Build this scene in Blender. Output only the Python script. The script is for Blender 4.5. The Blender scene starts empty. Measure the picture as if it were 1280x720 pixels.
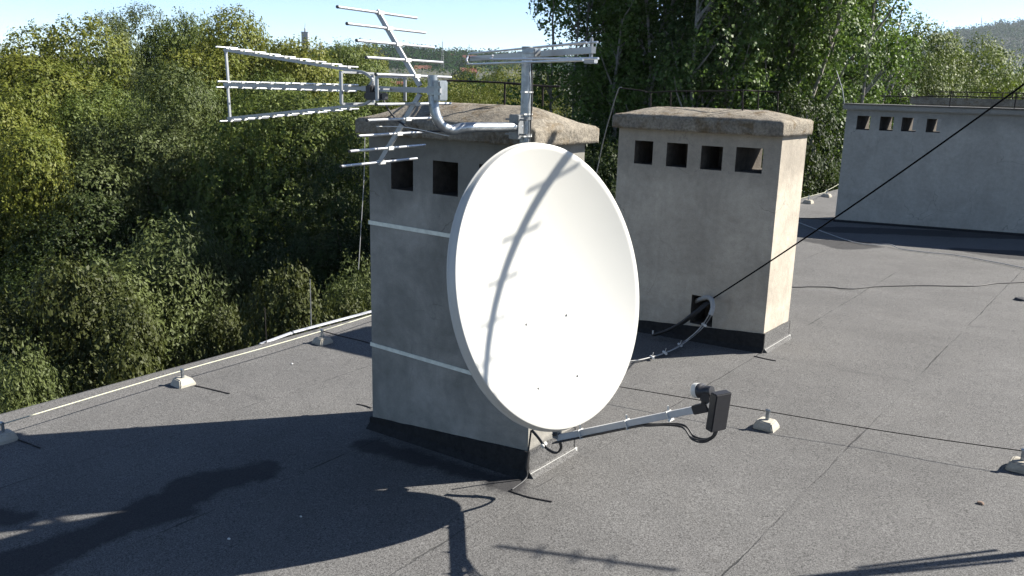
import bpy, bmesh, math, random
import numpy as np
from mathutils import Vector, Matrix, noise
R = math.radians
scene = bpy.context.scene
COL = scene.collection

# ------------------------------------------------------------------ camera model
F, PITCH, ROLL, YAW, HC = 1063.02, R(13.31), R(1.4498), R(37.797), 1.75
SL, SL2 = 0.0369, 0.0101          # roof falls towards the eave (-x)
CAM = Vector((0, 0, HC))
FW = Vector((-math.sin(YAW), math.cos(YAW), 0)); RT = Vector((math.cos(YAW), math.sin(YAW), 0)); UP = Vector((0, 0, 1))
FWD = FW*math.cos(PITCH) - UP*math.sin(PITCH); UPC = FW*math.sin(PITCH) + UP*math.cos(PITCH)
c_, s_ = math.cos(ROLL), math.sin(ROLL)
EX = RT*c_ + UPC*s_; EY = UPC*c_ - RT*s_

def roofz(x, y): return SL*x + SL2*y
def ray(px, py): return EX*(px-640) - EY*(py-360) + FWD*F
def at(px, py, v=None, u=None, z=None, D=None, h=None):
    """3D point seen in the photo at (px,py) that has the given y, x, z, forward distance or height over the roof"""
    d = ray(px, py)
    if v is not None: t = v/d.y
    elif u is not None: t = u/d.x
    elif z is not None: t = (z-HC)/d.z
    elif D is not None: t = D/d.dot(FW)
    else: t = (h-HC)/(d.z-SL*d.x-SL2*d.y)
    return CAM + d*t
def polar(px, D, z): # ground position from bearing and distance
    p = at(px, 108, D=D); return Vector((p.x, p.y, z))

# ------------------------------------------------------------------ object helpers
def tag(o, label=None, cat=None, group=None, kind=None):
    if label: o['label'] = label
    if cat: o['category'] = cat
    if group: o['group'] = group
    if kind: o['kind'] = kind
    return o
def empty(name, loc=(0, 0, 0), rz=0):
    o = bpy.data.objects.new(name, None); COL.objects.link(o); o.location = loc; o.rotation_euler = (0, 0, rz)
    o.empty_display_size = .1
    return o
def copy_tree(o, parent=None):
    c = o.copy(); COL.objects.link(c); c.parent = parent
    for ch in [q for q in KIDS.get(o.name, [])]:
        KIDS.setdefault(c.name, []).append(copy_tree(ch, c))
    return c
KIDS = {}
class MB:
    def __init__(s): s.v = []; s.f = []; s.sm = []
    def add(s, vs, fs, smooth=False):
        n = len(s.v); s.v += [tuple(p) for p in vs]; s.f += [tuple(i+n for i in f) for f in fs]; s.sm += [smooth]*len(fs)
        return s
    def box(s, c, d, M=None):
        c = Vector(c); hx, hy, hz = d[0]/2, d[1]/2, d[2]/2
        vs = [Vector((x, y, z)) for x in (-hx, hx) for y in (-hy, hy) for z in (-hz, hz)]
        if M is not None: vs = [M @ p for p in vs]
        return s.add([p+c for p in vs], [(0,1,3,2),(4,6,7,5),(0,4,5,1),(2,3,7,6),(0,2,6,4),(1,5,7,3)])
    def bar(s, p, q, w, h, up=UP):
        p, q = Vector(p), Vector(q); d = (q-p).normalized()
        a = d.cross(up)
        if a.length < 1e-4: a = d.cross(Vector((1, 0, 0)))
        a.normalize(); b = a.cross(d).normalized()
        M = Matrix((d, a, b)).transposed()
        return s.box((p+q)/2, ((q-p).length, w, h), M)
    def tube(s, pts, r, seg=10, cap=True):
        pts = [Vector(p) for p in pts]; n = len(pts)
        rs = r if isinstance(r, (list, tuple)) else [r]*n
        t0 = (pts[1]-pts[0]).normalized()
        a = t0.cross(UP)
        if a.length < 1e-3: a = t0.cross(Vector((1, 0, 0)))
        a.normalize(); vs = []; fs = []
        for i, p in enumerate(pts):
            t = ((pts[min(i+1, n-1)]-p).normalized() + (p-pts[max(i-1, 0)]).normalized())
            t = t.normalized() if t.length > 1e-6 else t0
            a = (a - t*a.dot(t)); a = a.normalized() if a.length > 1e-6 else t.orthogonal().normalized()
            b = t.cross(a)
            for k in range(seg):
                an = 2*math.pi*k/seg; vs.append(p + (a*math.cos(an)+b*math.sin(an))*rs[i])
        for i in range(n-1):
            for k in range(seg):
                k2 = (k+1) % seg; fs.append((i*seg+k, i*seg+k2, (i+1)*seg+k2, (i+1)*seg+k))
        s.add(vs, fs, True)
        if cap:
            s.add(vs[:seg], [tuple(range(seg))[::-1]]); s.add(vs[-seg:], [tuple(range(seg))])
        return s
    def build(s, name, mat, parent=None, bevel=0):
        me = bpy.data.meshes.new(name)
        off = Vector((0, 0, 0))
        if parent is not None:
            off = abspos(parent)
        me.from_pydata([tuple(Vector(p)-off) for p in s.v], [], s.f); me.polygons.foreach_set('use_smooth', s.sm)
        me.materials.append(mat)
        bm = bmesh.new(); bm.from_mesh(me)
        if bevel:
            bmesh.ops.remove_doubles(bm, verts=bm.verts, dist=1e-5)
            bmesh.ops.bevel(bm, geom=[e for e in bm.edges if len(e.link_faces) == 2 and e.calc_face_angle(0) > .6], offset=bevel, segments=2, affect='EDGES', clamp_overlap=True)
        bmesh.ops.recalc_face_normals(bm, faces=bm.faces)
        bm.to_mesh(me); bm.free()
        o = bpy.data.objects.new(name, me); COL.objects.link(o)
        if parent is not None:
            o.parent = parent; KIDS.setdefault(parent.name, []).append(o)
        return o
def abspos(o):
    p = Vector(o.location)
    while o.parent is not None:
        o = o.parent; p = p + Vector(o.location)
    return p
def smooth_path(pts, n=8):
    pts = [Vector(p) for p in pts]; out = []
    P = [pts[0]*2-pts[1]] + pts + [pts[-1]*2-pts[-2]]
    for i in range(1, len(P)-2):
        for k in range(n):
            t = k/n
            out.append(.5*((2*P[i]) + (-P[i-1]+P[i+1])*t + (2*P[i-1]-5*P[i]+4*P[i+1]-P[i+2])*t*t + (-P[i-1]+3*P[i]-3*P[i+1]+P[i+2])*t**3))
    out.append(pts[-1]); return out

# ------------------------------------------------------------------ materials
def nt(name):
    m = bpy.data.materials.new(name); m.use_nodes = True; t = m.node_tree; t.nodes.clear()
    out = t.nodes.new('ShaderNodeOutputMaterial'); b = t.nodes.new('ShaderNodeBsdfPrincipled')
    t.links.new(b.outputs[0], out.inputs['Surface'])
    return m, t, b, out
class G:
    """tiny node helper"""
    def __init__(s, t): s.t = t
    def n(s, ty, **k):
        o = s.t.nodes.new(ty)
        for a, v in k.items(): setattr(o, a, v)
        return o
    def put(s, sock, v):
        if isinstance(v, bpy.types.NodeSocket): s.t.links.new(v, sock)
        else:
            if isinstance(v, tuple) and len(v) == 4 and sock.type == 'VECTOR': v = v[:3]
            sock.default_value = v
    def m(s, op, a, b=0.0, c=0.0, clamp=False):
        o = s.n('ShaderNodeMath', operation=op, use_clamp=clamp); s.put(o.inputs[0], a); s.put(o.inputs[1], b)
        if op in ('MULTIPLY_ADD', 'COMPARE', 'SMOOTH_MIN'): s.put(o.inputs[2], c)
        return o.outputs[0]
    def noise(s, co, scale, detail=2, rough=.5, dist=0):
        o = s.n('ShaderNodeTexNoise'); s.put(o.inputs['Vector'], co); o.inputs['Scale'].default_value = scale
        o.inputs['Detail'].default_value = detail; o.inputs['Roughness'].default_value = rough; o.inputs['Distortion'].default_value = dist
        return o.outputs[0]
    def ramp(s, fac, a, b, lo=0.0, hi=1.0):
        o = s.n('ShaderNodeMapRange'); s.put(o.inputs[0], fac); o.inputs[1].default_value = a; o.inputs[2].default_value = b
        o.inputs[3].default_value = lo; o.inputs[4].default_value = hi; return o.outputs[0]
    def mix(s, fac, a, b, mode='MIX'):
        o = s.n('ShaderNodeMix', data_type='RGBA', blend_type=mode); s.put(o.inputs[0], fac); s.put(o.inputs[6], a); s.put(o.inputs[7], b)
        return o.outputs[2]
    def mul(s, col, f):  # colour * scalar
        o = s.n('ShaderNodeVectorMath', operation='SCALE'); s.put(o.inputs[0], col); s.put(o.inputs[3], f); return o.outputs[0]
    def co(s): return s.n('ShaderNodeNewGeometry').outputs['Position']
    def xyz(s, co):
        o = s.n('ShaderNodeSeparateXYZ'); s.put(o.inputs[0], co); return o.outputs
    def bump(s, h, strength, dist=.01):
        o = s.n('ShaderNodeBump'); o.inputs['Strength'].default_value = strength; o.inputs['Distance'].default_value = dist; s.put(o.inputs['Height'], h); return o.outputs[0]
def rgb(r, g, b): return (r, g, b, 1)

def simple(name, col, rough=.5, metal=0, var=.15, scale=30, bump=0, spec=None):
    m, t, b, _ = nt(name); g = G(t); co = g.co()
    n = g.ramp(g.noise(co, scale, 4, .6), .3, .7, 1-var, 1+var)
    g.put(b.inputs['Base Color'], g.mul(rgb(*col), n)); b.inputs['Roughness'].default_value = rough; b.inputs['Metallic'].default_value = metal
    if spec is not None: b.inputs['Specular IOR Level'].default_value = spec
    if bump: g.put(b.inputs['Normal'], g.bump(g.noise(co, scale*3, 3), bump))
    return m

def felt_mat():
    m, t, b, _ = nt('roofing_felt'); g = G(t); co = g.co(); X = g.xyz(co)
    wob = g.noise(co, 3.1, 3, .6)
    x = g.m('ADD', X[0], g.m('MULTIPLY', g.m('SUBTRACT', wob, .5), .035))
    st = g.m('DIVIDE', g.m('SUBTRACT', x, -1.1085-10.0), 1.0)
    fr = g.m('FRACT', st); idx = g.m('FLOOR', st)
    wn = g.n('ShaderNodeTexWhiteNoise', noise_dimensions='1D'); g.put(wn.inputs['W'], idx); wv = wn.outputs[0]
    d1 = g.m('MINIMUM', fr, g.m('SUBTRACT', 1.0, fr))
    # overlap band: bitumen bleeding line of uneven width
    lw = g.ramp(g.noise(co, 5.5, 4, .7), .42, .70, 0.0, .006)
    seam = g.ramp(g.m('SUBTRACT', d1, lw), 0.0, .004, 1, 0)
    seam = g.m('MULTIPLY', seam, g.ramp(g.noise(co, 1.3, 3, .6), .42, .60, .08, .9))
    y = g.m('ADD', X[1], g.m('MULTIPLY', g.m('SUBTRACT', g.noise(co, 2.3, 3, .6), .5), .06))
    fy = g.m('FRACT', g.m('ADD', g.m('DIVIDE', y, 5.0), g.m('MULTIPLY', wv, 3.7)))
    d2 = g.m('MULTIPLY', g.m('MINIMUM', fy, g.m('SUBTRACT', 1.0, fy)), 5.0)
    cross = g.m('MULTIPLY', g.ramp(d2, .006, .04, .6, 0), g.ramp(g.noise(co, 4, 3, .7), .4, .6))
    # granules
    g1 = g.noise(co, 170, 2, .8); g2 = g.noise(co, 80, 3, .75); g3 = g.noise(co, 620, 1, .5)
    gr = g.m('ADD', g.m('MULTIPLY', g1, .5), g.m('ADD', g.m('MULTIPLY', g2, .2), g.m('MULTIPLY', g3, .3)))
    gr = g.ramp(gr, .40, .60, .22, 1.78)
    blot = g.ramp(g.noise(co, 1.1, 5, .62), .3, .7, .86, 1.12)
    blot2 = g.ramp(g.noise(co, 6.0, 4, .6, .5), .25, .75, .93, 1.06)
    tone = g.m('MULTIPLY', g.m('MULTIPLY', gr, blot), g.m('MULTIPLY', blot2, g.ramp(wv, 0, 1, .97, 1.04)))
    base = g.mul(rgb(.083, .0815, .079), tone)
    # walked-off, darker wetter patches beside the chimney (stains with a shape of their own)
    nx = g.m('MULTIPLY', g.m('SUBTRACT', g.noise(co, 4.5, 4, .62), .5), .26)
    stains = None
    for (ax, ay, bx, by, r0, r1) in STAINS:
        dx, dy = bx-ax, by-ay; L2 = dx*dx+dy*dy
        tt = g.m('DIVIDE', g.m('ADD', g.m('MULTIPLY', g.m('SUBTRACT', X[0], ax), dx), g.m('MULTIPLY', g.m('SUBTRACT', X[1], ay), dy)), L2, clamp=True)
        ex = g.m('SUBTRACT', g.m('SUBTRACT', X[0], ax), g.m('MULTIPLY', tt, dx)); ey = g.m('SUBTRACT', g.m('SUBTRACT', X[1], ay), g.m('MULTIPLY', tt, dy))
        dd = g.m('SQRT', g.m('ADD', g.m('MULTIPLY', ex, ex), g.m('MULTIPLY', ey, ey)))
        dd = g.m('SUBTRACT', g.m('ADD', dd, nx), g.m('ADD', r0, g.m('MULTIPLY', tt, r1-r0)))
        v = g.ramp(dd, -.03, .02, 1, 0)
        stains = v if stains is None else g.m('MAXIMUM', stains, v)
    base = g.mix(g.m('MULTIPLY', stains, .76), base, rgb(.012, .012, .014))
    base = g.mix(g.m('MULTIPLY', seam, .85), base, rgb(.012, .012, .012))
    base = g.mix(g.m('MULTIPLY', cross, .5), base, rgb(.03, .03, .03))
    wearn = g.ramp(g.noise(co, .8, 6, .7, .4), .56, .72)
    base = g.mix(g.m('MULTIPLY', wearn, .25), base, rgb(.10, .094, .085))
    g.put(b.inputs['Base Color'], base); b.inputs['Roughness'].default_value = .93; b.inputs['Specular IOR Level'].default_value = .25
    hgt = g.m('ADD', g.m('MULTIPLY', g1, .5), g.m('ADD', g.m('MULTIPLY', seam, -1.6), g.m('MULTIPLY', g.noise(co, 2.2, 4, .5), 5)))
    g.put(b.inputs['Normal'], g.bump(hgt, .6, .004))
    return m
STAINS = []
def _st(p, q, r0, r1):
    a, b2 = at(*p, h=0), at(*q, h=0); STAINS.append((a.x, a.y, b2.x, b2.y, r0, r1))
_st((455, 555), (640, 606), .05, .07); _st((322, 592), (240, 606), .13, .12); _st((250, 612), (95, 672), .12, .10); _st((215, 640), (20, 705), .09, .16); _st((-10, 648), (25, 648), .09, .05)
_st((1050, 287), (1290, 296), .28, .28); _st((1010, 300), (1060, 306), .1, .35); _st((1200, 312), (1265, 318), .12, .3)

def plaster(name, col, dirt, dark=.5, bumps=.35, seed=0.0, top=None):
    m, t, b, _ = nt(name); g = G(t); co0 = g.co()
    o = g.n('ShaderNodeVectorMath', operation='ADD'); g.put(o.inputs[0], co0); o.inputs[1].default_value = (seed, seed*.7, 0); co = o.outputs[0]
    n1 = g.ramp(g.noise(co, 2.6, 6, .62, .6), .36, .64); n2 = g.noise(co, 22, 4, .6); n3 = g.noise(co, 160, 3, .6)
    sc = g.n('ShaderNodeMapping'); g.put(sc.inputs[0], co); sc.inputs['Scale'].default_value = (9, 9, .9)
    strk = g.ramp(g.noise(sc.outputs[0], 1.2, 4, .6), .5, .72)
    c = g.mix(g.m('MULTIPLY', n1, dark), rgb(*col), rgb(*dirt))
    c = g.mix(g.m('MULTIPLY', strk, .16), c, rgb(*[k*.7 for k in dirt]))
    if top:
        z = g.xyz(co0)[2]
        f = g.ramp(g.m('ADD', z, g.m('MULTIPLY', g.noise(co, 5, 4, .6), .25)), top-.02, top+.16)
        c = g.mix(g.m('MULTIPLY', f, .5), c, rgb(*[k*.62 for k in dirt]))
    wv_ = g.n('ShaderNodeVectorMath', operation='ADD'); g.put(wv_.inputs[0], co)
    nn_ = g.n('ShaderNodeTexNoise'); g.put(nn_.inputs['Vector'], co); nn_.inputs['Scale'].default_value = 5; nn_.inputs['Detail'].default_value = 4
    g.put(wv_.inputs[1], g.mul(nn_.outputs[1], .22))
    vo = g.n('ShaderNodeTexVoronoi', feature='DISTANCE_TO_EDGE'); g.put(vo.inputs['Vector'], wv_.outputs[0]); vo.inputs['Scale'].default_value = 1.7
    crack_ = g.m('MULTIPLY', g.ramp(vo.outputs['Distance'], 0, .006, 1, 0), g.ramp(g.noise(co, 1.9, 3, .6), .52, .6))
    pits = g.ramp(g.noise(co, 48, 3, .7), .66, .74)
    c = g.mix(g.m('MULTIPLY', crack_, .55), c, rgb(*[k*.35 for k in dirt]))
    c = g.mix(g.m('MULTIPLY', pits, .45), c, rgb(*[k*.5 for k in dirt]))
    vv = g.m('MULTIPLY', g.ramp(n2, .25, .75, .88, 1.1), g.ramp(n3, .2, .8, .86, 1.12))
    g.put(b.inputs['Base Color'], g.mul(c, vv)); b.inputs['Roughness'].default_value = .92; b.inputs['Specular IOR Level'].default_value = .2
    h = g.m('ADD', g.m('MULTIPLY', n2, 1.0), g.m('ADD', g.m('MULTIPLY', n3, .35), g.m('MULTIPLY', g.noise(co, 6, 4, .6), 2)))
    g.put(b.inputs['Normal'], g.bump(h, bumps, .006))
    return m

def cap_mat():
    m, t, b, _ = nt('weathered_concrete'); g = G(t); co = g.co()
    n1 = g.ramp(g.noise(co, 5, 6, .7), .35, .65); n2 = g.noise(co, 60, 5, .75); n3 = g.ramp(g.noise(co, 8, 5, .65, .6), .52, .68)
    c = g.mix(n1, rgb(.215, .19, .15), rgb(.135, .12, .098))
    c = g.mix(g.m('MULTIPLY', n3, .7), c, rgb(.085, .055, .022))
    sp = g.ramp(n2, .3, .7, .52, 1.42)
    nz = g.xyz(g.n('ShaderNodeNewGeometry').outputs['Normal'])[2]
    c = g.mul(c, sp)
    g.put(b.inputs['Base Color'], c); b.inputs['Roughness'].default_value = .95; b.inputs['Specular IOR Level'].default_value = .15
    g.put(b.inputs['Normal'], g.bump(g.m('ADD', n2, g.noise(co, 14, 4, .7)), .65, .011))
    return m

def leaf_mat(name, c1, c2, c3, scale=.5, trans=.22, rough=.6):
    m, t, b, out = nt(name); g = G(t); geo = g.n('ShaderNodeNewGeometry'); co = geo.outputs['Position']
    rnd = geo.outputs['Random Per Island']
    n = g.ramp(g.noise(co, scale, 4, .6), .35, .65)
    c = g.mix(n, rgb(*c1), rgb(*c2)); c = g.mix(g.ramp(rnd, .72, 1, 0, .5), c, rgb(*c3))
    c = g.mul(c, g.ramp(rnd, 0, 1, .82, 1.16))
    g.put(b.inputs['Base Color'], c); b.inputs['Roughness'].default_value = rough; b.inputs['Specular IOR Level'].default_value = (.22 if name != 'distant_foliage' else 0.0)
    tr = g.n('ShaderNodeBsdfTranslucent'); g.put(tr.inputs[0], g.mul(c, 1.5))
    mx = g.n('ShaderNodeMixShader'); mx.inputs[0].default_value = trans
    t.links.new(b.outputs[0], mx.inputs[1]); t.links.new(tr.outputs[0], mx.inputs[2]); t.links.new(mx.outputs[0], out.inputs['Surface'])
    return m

M = {}
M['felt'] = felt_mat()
M['flash'] = simple('shade_dark_bitumen', (.018, .018, .018), .9, 0, .35, 40, .5, .2)  # bitumen, taken near-black to carry the shade on unlit flashing faces
M['wall1'] = plaster('cement_render_grey', (.30, .283, .25), (.155, .15, .132), .8, .4, 0.0, 1.28)
M['wall2'] = plaster('cement_render_cream', (.395, .352, .285), (.26, .232, .19), .7, .4, 7.0, 1.22)
M['wall3'] = plaster('cement_render_pale', (.315, .30, .265), (.225, .215, .19), .6, .35, 13.0, 1.45)
M['duct'] = simple('soot_lining', (.075, .066, .056), .95, 0, .3, 20, .4, .1)
M['cap'] = cap_mat()
M['dish'] = simple('white_powder_coat', (.385, .38, .35), .42, 0, .015, 6)
M['dishback'] = simple('white_powder_coat_back', (0.375, 0.375, 0.3675), .5, 0, .03, 10)
M['alu'] = simple('aluminium', (0.496, 0.504, 0.512), .34, .8, .08, 60)
M['alu_white'] = simple('satin_aluminium', (0.27, 0.2775, 0.285), .42, .5, .06, 50)
M['zinc'] = None
M['armpaint'] = simple('light_grey_paint', (.36, .37, .38), .45, .1, .05, 40)
m, t, b, _ = nt('galvanised_steel'); g = G(t); co = g.co()
vo = g.n('ShaderNodeTexVoronoi'); g.put(vo.inputs['Vector'], co); vo.inputs['Scale'].default_value = 70
k = g.m('MULTIPLY', g.ramp(vo.outputs['Color'], 0, 1, .8, 1.15), g.ramp(g.noise(co, 18, 4, .6), .3, .7, .85, 1.1))
g.put(b.inputs['Base Color'], g.mul(rgb(.28, .30, .315), k)); b.inputs['Metallic'].default_value = .8; b.inputs['Roughness'].default_value = .36
M['zinc'] = m
M['steel'] = simple('dull_steel', (.20, .205, .205), .5, .6, .15, 80)
M['rust'] = simple('rusty_steel', (.022, .019, .018), .9, 0, .4, 60, 0, .1)
M['black'] = simple('black_plastic', (0.0144, 0.0144, 0.0168), .42, 0, .2, 60)
M['rubber'] = simple('black_rubber', (.015, .015, .016), .6, 0, .2, 60)
M['tar'] = simple('old_black_cable', (.006, .006, .006), .9, 0, .2, 60, 0, .05)
M['white'] = simple('white_plastic', (0.44, 0.44, 0.416), .4, 0, .03, 60)
M['greycable'] = simple('grey_cable', (.27, .27, .26), .55, 0, .1, 60)
M['wirec'] = simple('yellowed_wire_sheath', (.36, .36, .27), .6, 0, .1, 30)
M['band'] = simple('painted_strap', (.62, .62, .54), .6, .1, .15, 30)
M['block'] = plaster('cast_concrete', (.34, .325, .28), (.22, .195, .155), .7, .6, 3.0)
M['trim'] = simple('bright_zinc_trim', (0.4, 0.408, 0.424), .45, .3, .08, 12)
M['pebble'] = simple('stone', (.16, .11, .08), .9, 0, .2, 50)
M['red'] = simple('red_clay_tiles', (0.099, 0.0255, 0.0135), .8, 0, .3, 3)
M['orange'] = simple('orange_clay_tiles', (0.147, 0.056, 0.0262), .8, 0, .25, 3)
M['house'] = simple('pale_house_wall', (0.275, 0.25, 0.215), .9, 0, .12, 1)
M['pink'] = simple('pink_house_wall', (0.18, 0.096, 0.072), .9, 0, .12, 1)
M['pane'] = simple('window_glass', (.03, .035, .04), .15, 0, .1, 1)
M['bark'] = simple('bark', (.075, .06, .047), .95, 0, .4, 12, .8, .1)
M['barkpale'] = simple('pale_bark', (.20, .185, .16), .95, 0, .4, 10, .8, .1)
M['tower'] = simple('grey_tower_concrete', (.22, .24, .25), .9, 0, .2, .5)
M['shed'] = simple('whitewashed_shed', (.6, .6, .58), .9, 0, .1, 1)

LM = {
 'yellow': leaf_mat('yellowing_foliage', (0.0736, 0.0942, 0.0122), (0.1077, 0.117, 0.015), (0.1444, 0.1337, 0.0274), .35),
 'silver': leaf_mat('silvery_willow_foliage', (0.0413, 0.058, 0.0143), (0.0682, 0.0856, 0.0238), (0.0983, 0.1125, 0.0438), .4),
 'green': leaf_mat('mid_green_foliage', (0.0516, 0.0773, 0.0139), (0.0825, 0.1081, 0.0185), (0.129, 0.1392, 0.0308), .4),
 'dark': leaf_mat('dark_green_foliage', (0.0173, 0.0284, 0.0053), (0.0267, 0.0414, 0.0066), (0.0429, 0.0569, 0.0122), .5),
 'shrub': leaf_mat('olive_shrub_foliage', (0.0288, 0.0372, 0.0066), (0.0411, 0.0482, 0.0104), (0.0617, 0.0701, 0.0223), .6),
 'poplar': leaf_mat('poplar_foliage', (0.0318, 0.0542, 0.0133), (0.0722, 0.1232, 0.0177), (0.1879, 0.2476, 0.0662), .22, .25, .52),
 'olive': leaf_mat('olive_green_foliage', (0.0589, 0.0861, 0.0114), (0.0862, 0.1148, 0.0156), (0.1098, 0.1434, 0.0259), .3),
 'far': leaf_mat('distant_foliage', (0.01, 0.0296, 0.0053), (0.0156, 0.0387, 0.0066), (0.0224, 0.0501, 0.0106), .12),
 'conifer': leaf_mat('conifer_foliage', (0.0058, 0.0106, 0.0058), (0.0086, 0.0144, 0.0067), (0.012, 0.0192, 0.0086), .5),
}

# ------------------------------------------------------------------ setting: ground, roof
def grid_plane(name, x0, x1, y0, y1, nx, ny, zf, mat, kind='structure'):
    mb = MB(); vs = []; fs = []
    for j in range(ny+1):
        for i in range(nx+1):
            x = x0+(x1-x0)*i/nx; y = y0+(y1-y0)*j/ny; vs.append((x, y, zf(x, y)))
    for j in range(ny):
        for i in range(nx):
            a = j*(nx+1)+i; fs.append((a, a+1, a+nx+2, a+nx+1))
    mb.add(vs, fs, True); o = mb.build(name, mat); tag(o, kind=kind); return o

GZ = -15.0
def cdist(x, y):   # forward distance / lateral
    return FW.x*x+FW.y*y, RT.x*x+RT.y*y
def terrain(x, y):
    d, l = cdist(x, y)
    z = GZ
    r = max(0, min(1, (d-260)/600)); z += 34*r*r*(3-2*r)          # town on rising land
    return z + 1.2*noise.noise(Vector((x*.02, y*.02, 0)))
mg, t, b, _ = nt('meadow_ground'); g = G(t); co = g.co()
n1 = g.ramp(g.noise(co, .08, 5, .6), .4, .6); n2 = g.ramp(g.noise(co, 1.5, 5, .7), .3, .7, .6, 1.3)
c = g.mix(n1, rgb(.022, .03, .01), rgb(.04, .038, .02)); g.put(b.inputs['Base Color'], g.mul(c, n2)); b.inputs['Roughness'].default_value = 1
grid_plane('ground', -4200, 4200, -1500, 5200, 210, 170, terrain, mg)

# roof sheet (upper face) + eave roll
EAVE = -5.127
mb = MB()
xs = [EAVE, EAVE+.05, EAVE+.3] + [EAVE+1+i for i in range(0, 17)]; ys = [-4+i*1.0 for i in range(0, 41)]
vs = []; fs = []
for y in ys:
    for x in xs:
        z = roofz(x, y) + (.012 if x < EAVE+.2 else 0)
        if EAVE+.02 < x < EAVE+.2: z += .012
        vs.append((x, y, z))
nx = len(xs)
for j in range(len(ys)-1):
    for i in range(nx-1): a = j*nx+i; fs.append((a, a+1, a+nx+1, a+nx))
mb.add(vs, fs)
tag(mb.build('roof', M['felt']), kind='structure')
# building under the roof
bd = empty('apartment_block', (4, 16, GZ))
tag(bd, 'multi storey building whose flat felt roof carries the dish and chimneys', 'building')
mb = MB(); y0, y1 = -4, 36; x0, x1 = EAVE+.12, 11.7
zt = lambda x, y: roofz(x, y)-.02
v8 = [(x0, y0, GZ), (x1, y0, GZ), (x1, y1, GZ), (x0, y1, GZ), (x0, y0, zt(x0, y0)), (x1, y0, zt(x1, y0)), (x1, y1, zt(x1, y1)), (x0, y1, zt(x0, y1))]
mb.add(v8, [(0,1,5,4),(1,2,6,5),(2,3,7,6),(3,0,4,7),(4,5,6,7),(3,2,1,0)])
mb.build('wall', M['house'], bd)
mb = MB(); mb.bar((EAVE+.01, y0, roofz(EAVE, y0)-.06), (EAVE+.01, y1, roofz(EAVE, y1)-.06), .024, .13); mb.build('fascia', M['flash'], bd)

# bright metal edging at the eave, from behind the second holder on
mb = MB()
P = [at(350, 417, h=.02), at(464, 395, h=.02)]
gy0, gy1 = 3.62, 6.6
pts = [(EAVE-.035, gy0, roofz(EAVE, gy0)-.004), (EAVE-.035, gy0+.3, roofz(EAVE, gy0+.3)+.022), (EAVE-.035, gy1, roofz(EAVE, gy1)+.024)]
for a, b2 in zip(pts, pts[1:]): mb.bar(a, b2, .035, .018)
o = mb.build('eave_trim', M['trim'], bevel=.008); tag(o, 'bright white metal trim strip along the roof edge left of the dish chimney', 'edging')

# ------------------------------------------------------------------ chimneys
def wall_mesh(x0, x1, y0, y1, ztop, holes, mat, parent, zbot=None):
    """box wall with real rectangular openings: holes = (xa,xb,za,zb,depth) ; depth None = right through"""
    xs = sorted({x0, x1, *[h[0] for h in holes], *[h[1] for h in holes]}); zb = (roofz(x0, y0)-.1) if zbot is None else zbot
    zs = sorted({zb, ztop, *[h[2] for h in holes], *[h[3] for h in holes]})
    mb = MB()
    def q(m, *p): m.add(p, [(0, 1, 2, 3)])
    for i in range(len(xs)-1):
        for j in range(len(zs)-1):
            cx, cz = (xs[i]+xs[i+1])/2, (zs[j]+zs[j+1])/2
            hs = [h for h in holes if h[0] < cx < h[1] and h[2] < cz < h[3]]
            a, b2, c, d = xs[i], xs[i+1], zs[j], zs[j+1]
            if not hs: q(mb, (a, y0, c), (b2, y0, c), (b2, y0, d), (a, y0, d))
            if not (hs and hs[0][4] is None): q(mb, (b2, y1, c), (a, y1, c), (a, y1, d), (b2, y1, d))
    for (a, b2, c, d, dep) in holes:
        ye = y1 if dep is None else y0+dep; dk = MB()
        q(dk, (a, y0, c), (a, ye, c), (a, ye, d), (a, y0, d)); q(dk, (b2, ye, c), (b2, y0, c), (b2, y0, d), (b2, ye, d))
        q(dk, (a, y0, c), (b2, y0, c), (b2, ye, c), (a, ye, c)); q(dk, (a, ye, d), (b2, ye, d), (b2, y0, d), (a, y0, d))
        if dep is not None: q(dk, (a, ye, c), (b2, ye, c), (b2, ye, d), (a, ye, d))
        dk.build('flue_opening', M['duct'], parent)
    q(mb, (x1, y0, zb), (x1, y1, zb), (x1, y1, ztop), (x1, y0, ztop)); q(mb, (x0, y1, zb), (x0, y0, zb), (x0, y0, ztop), (x0, y1, ztop))
    q(mb, (x0, y0, ztop), (x1, y0, ztop), (x1, y1, ztop), (x0, y1, ztop))
    w = mb.build('wall', mat, parent)
    return w
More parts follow.
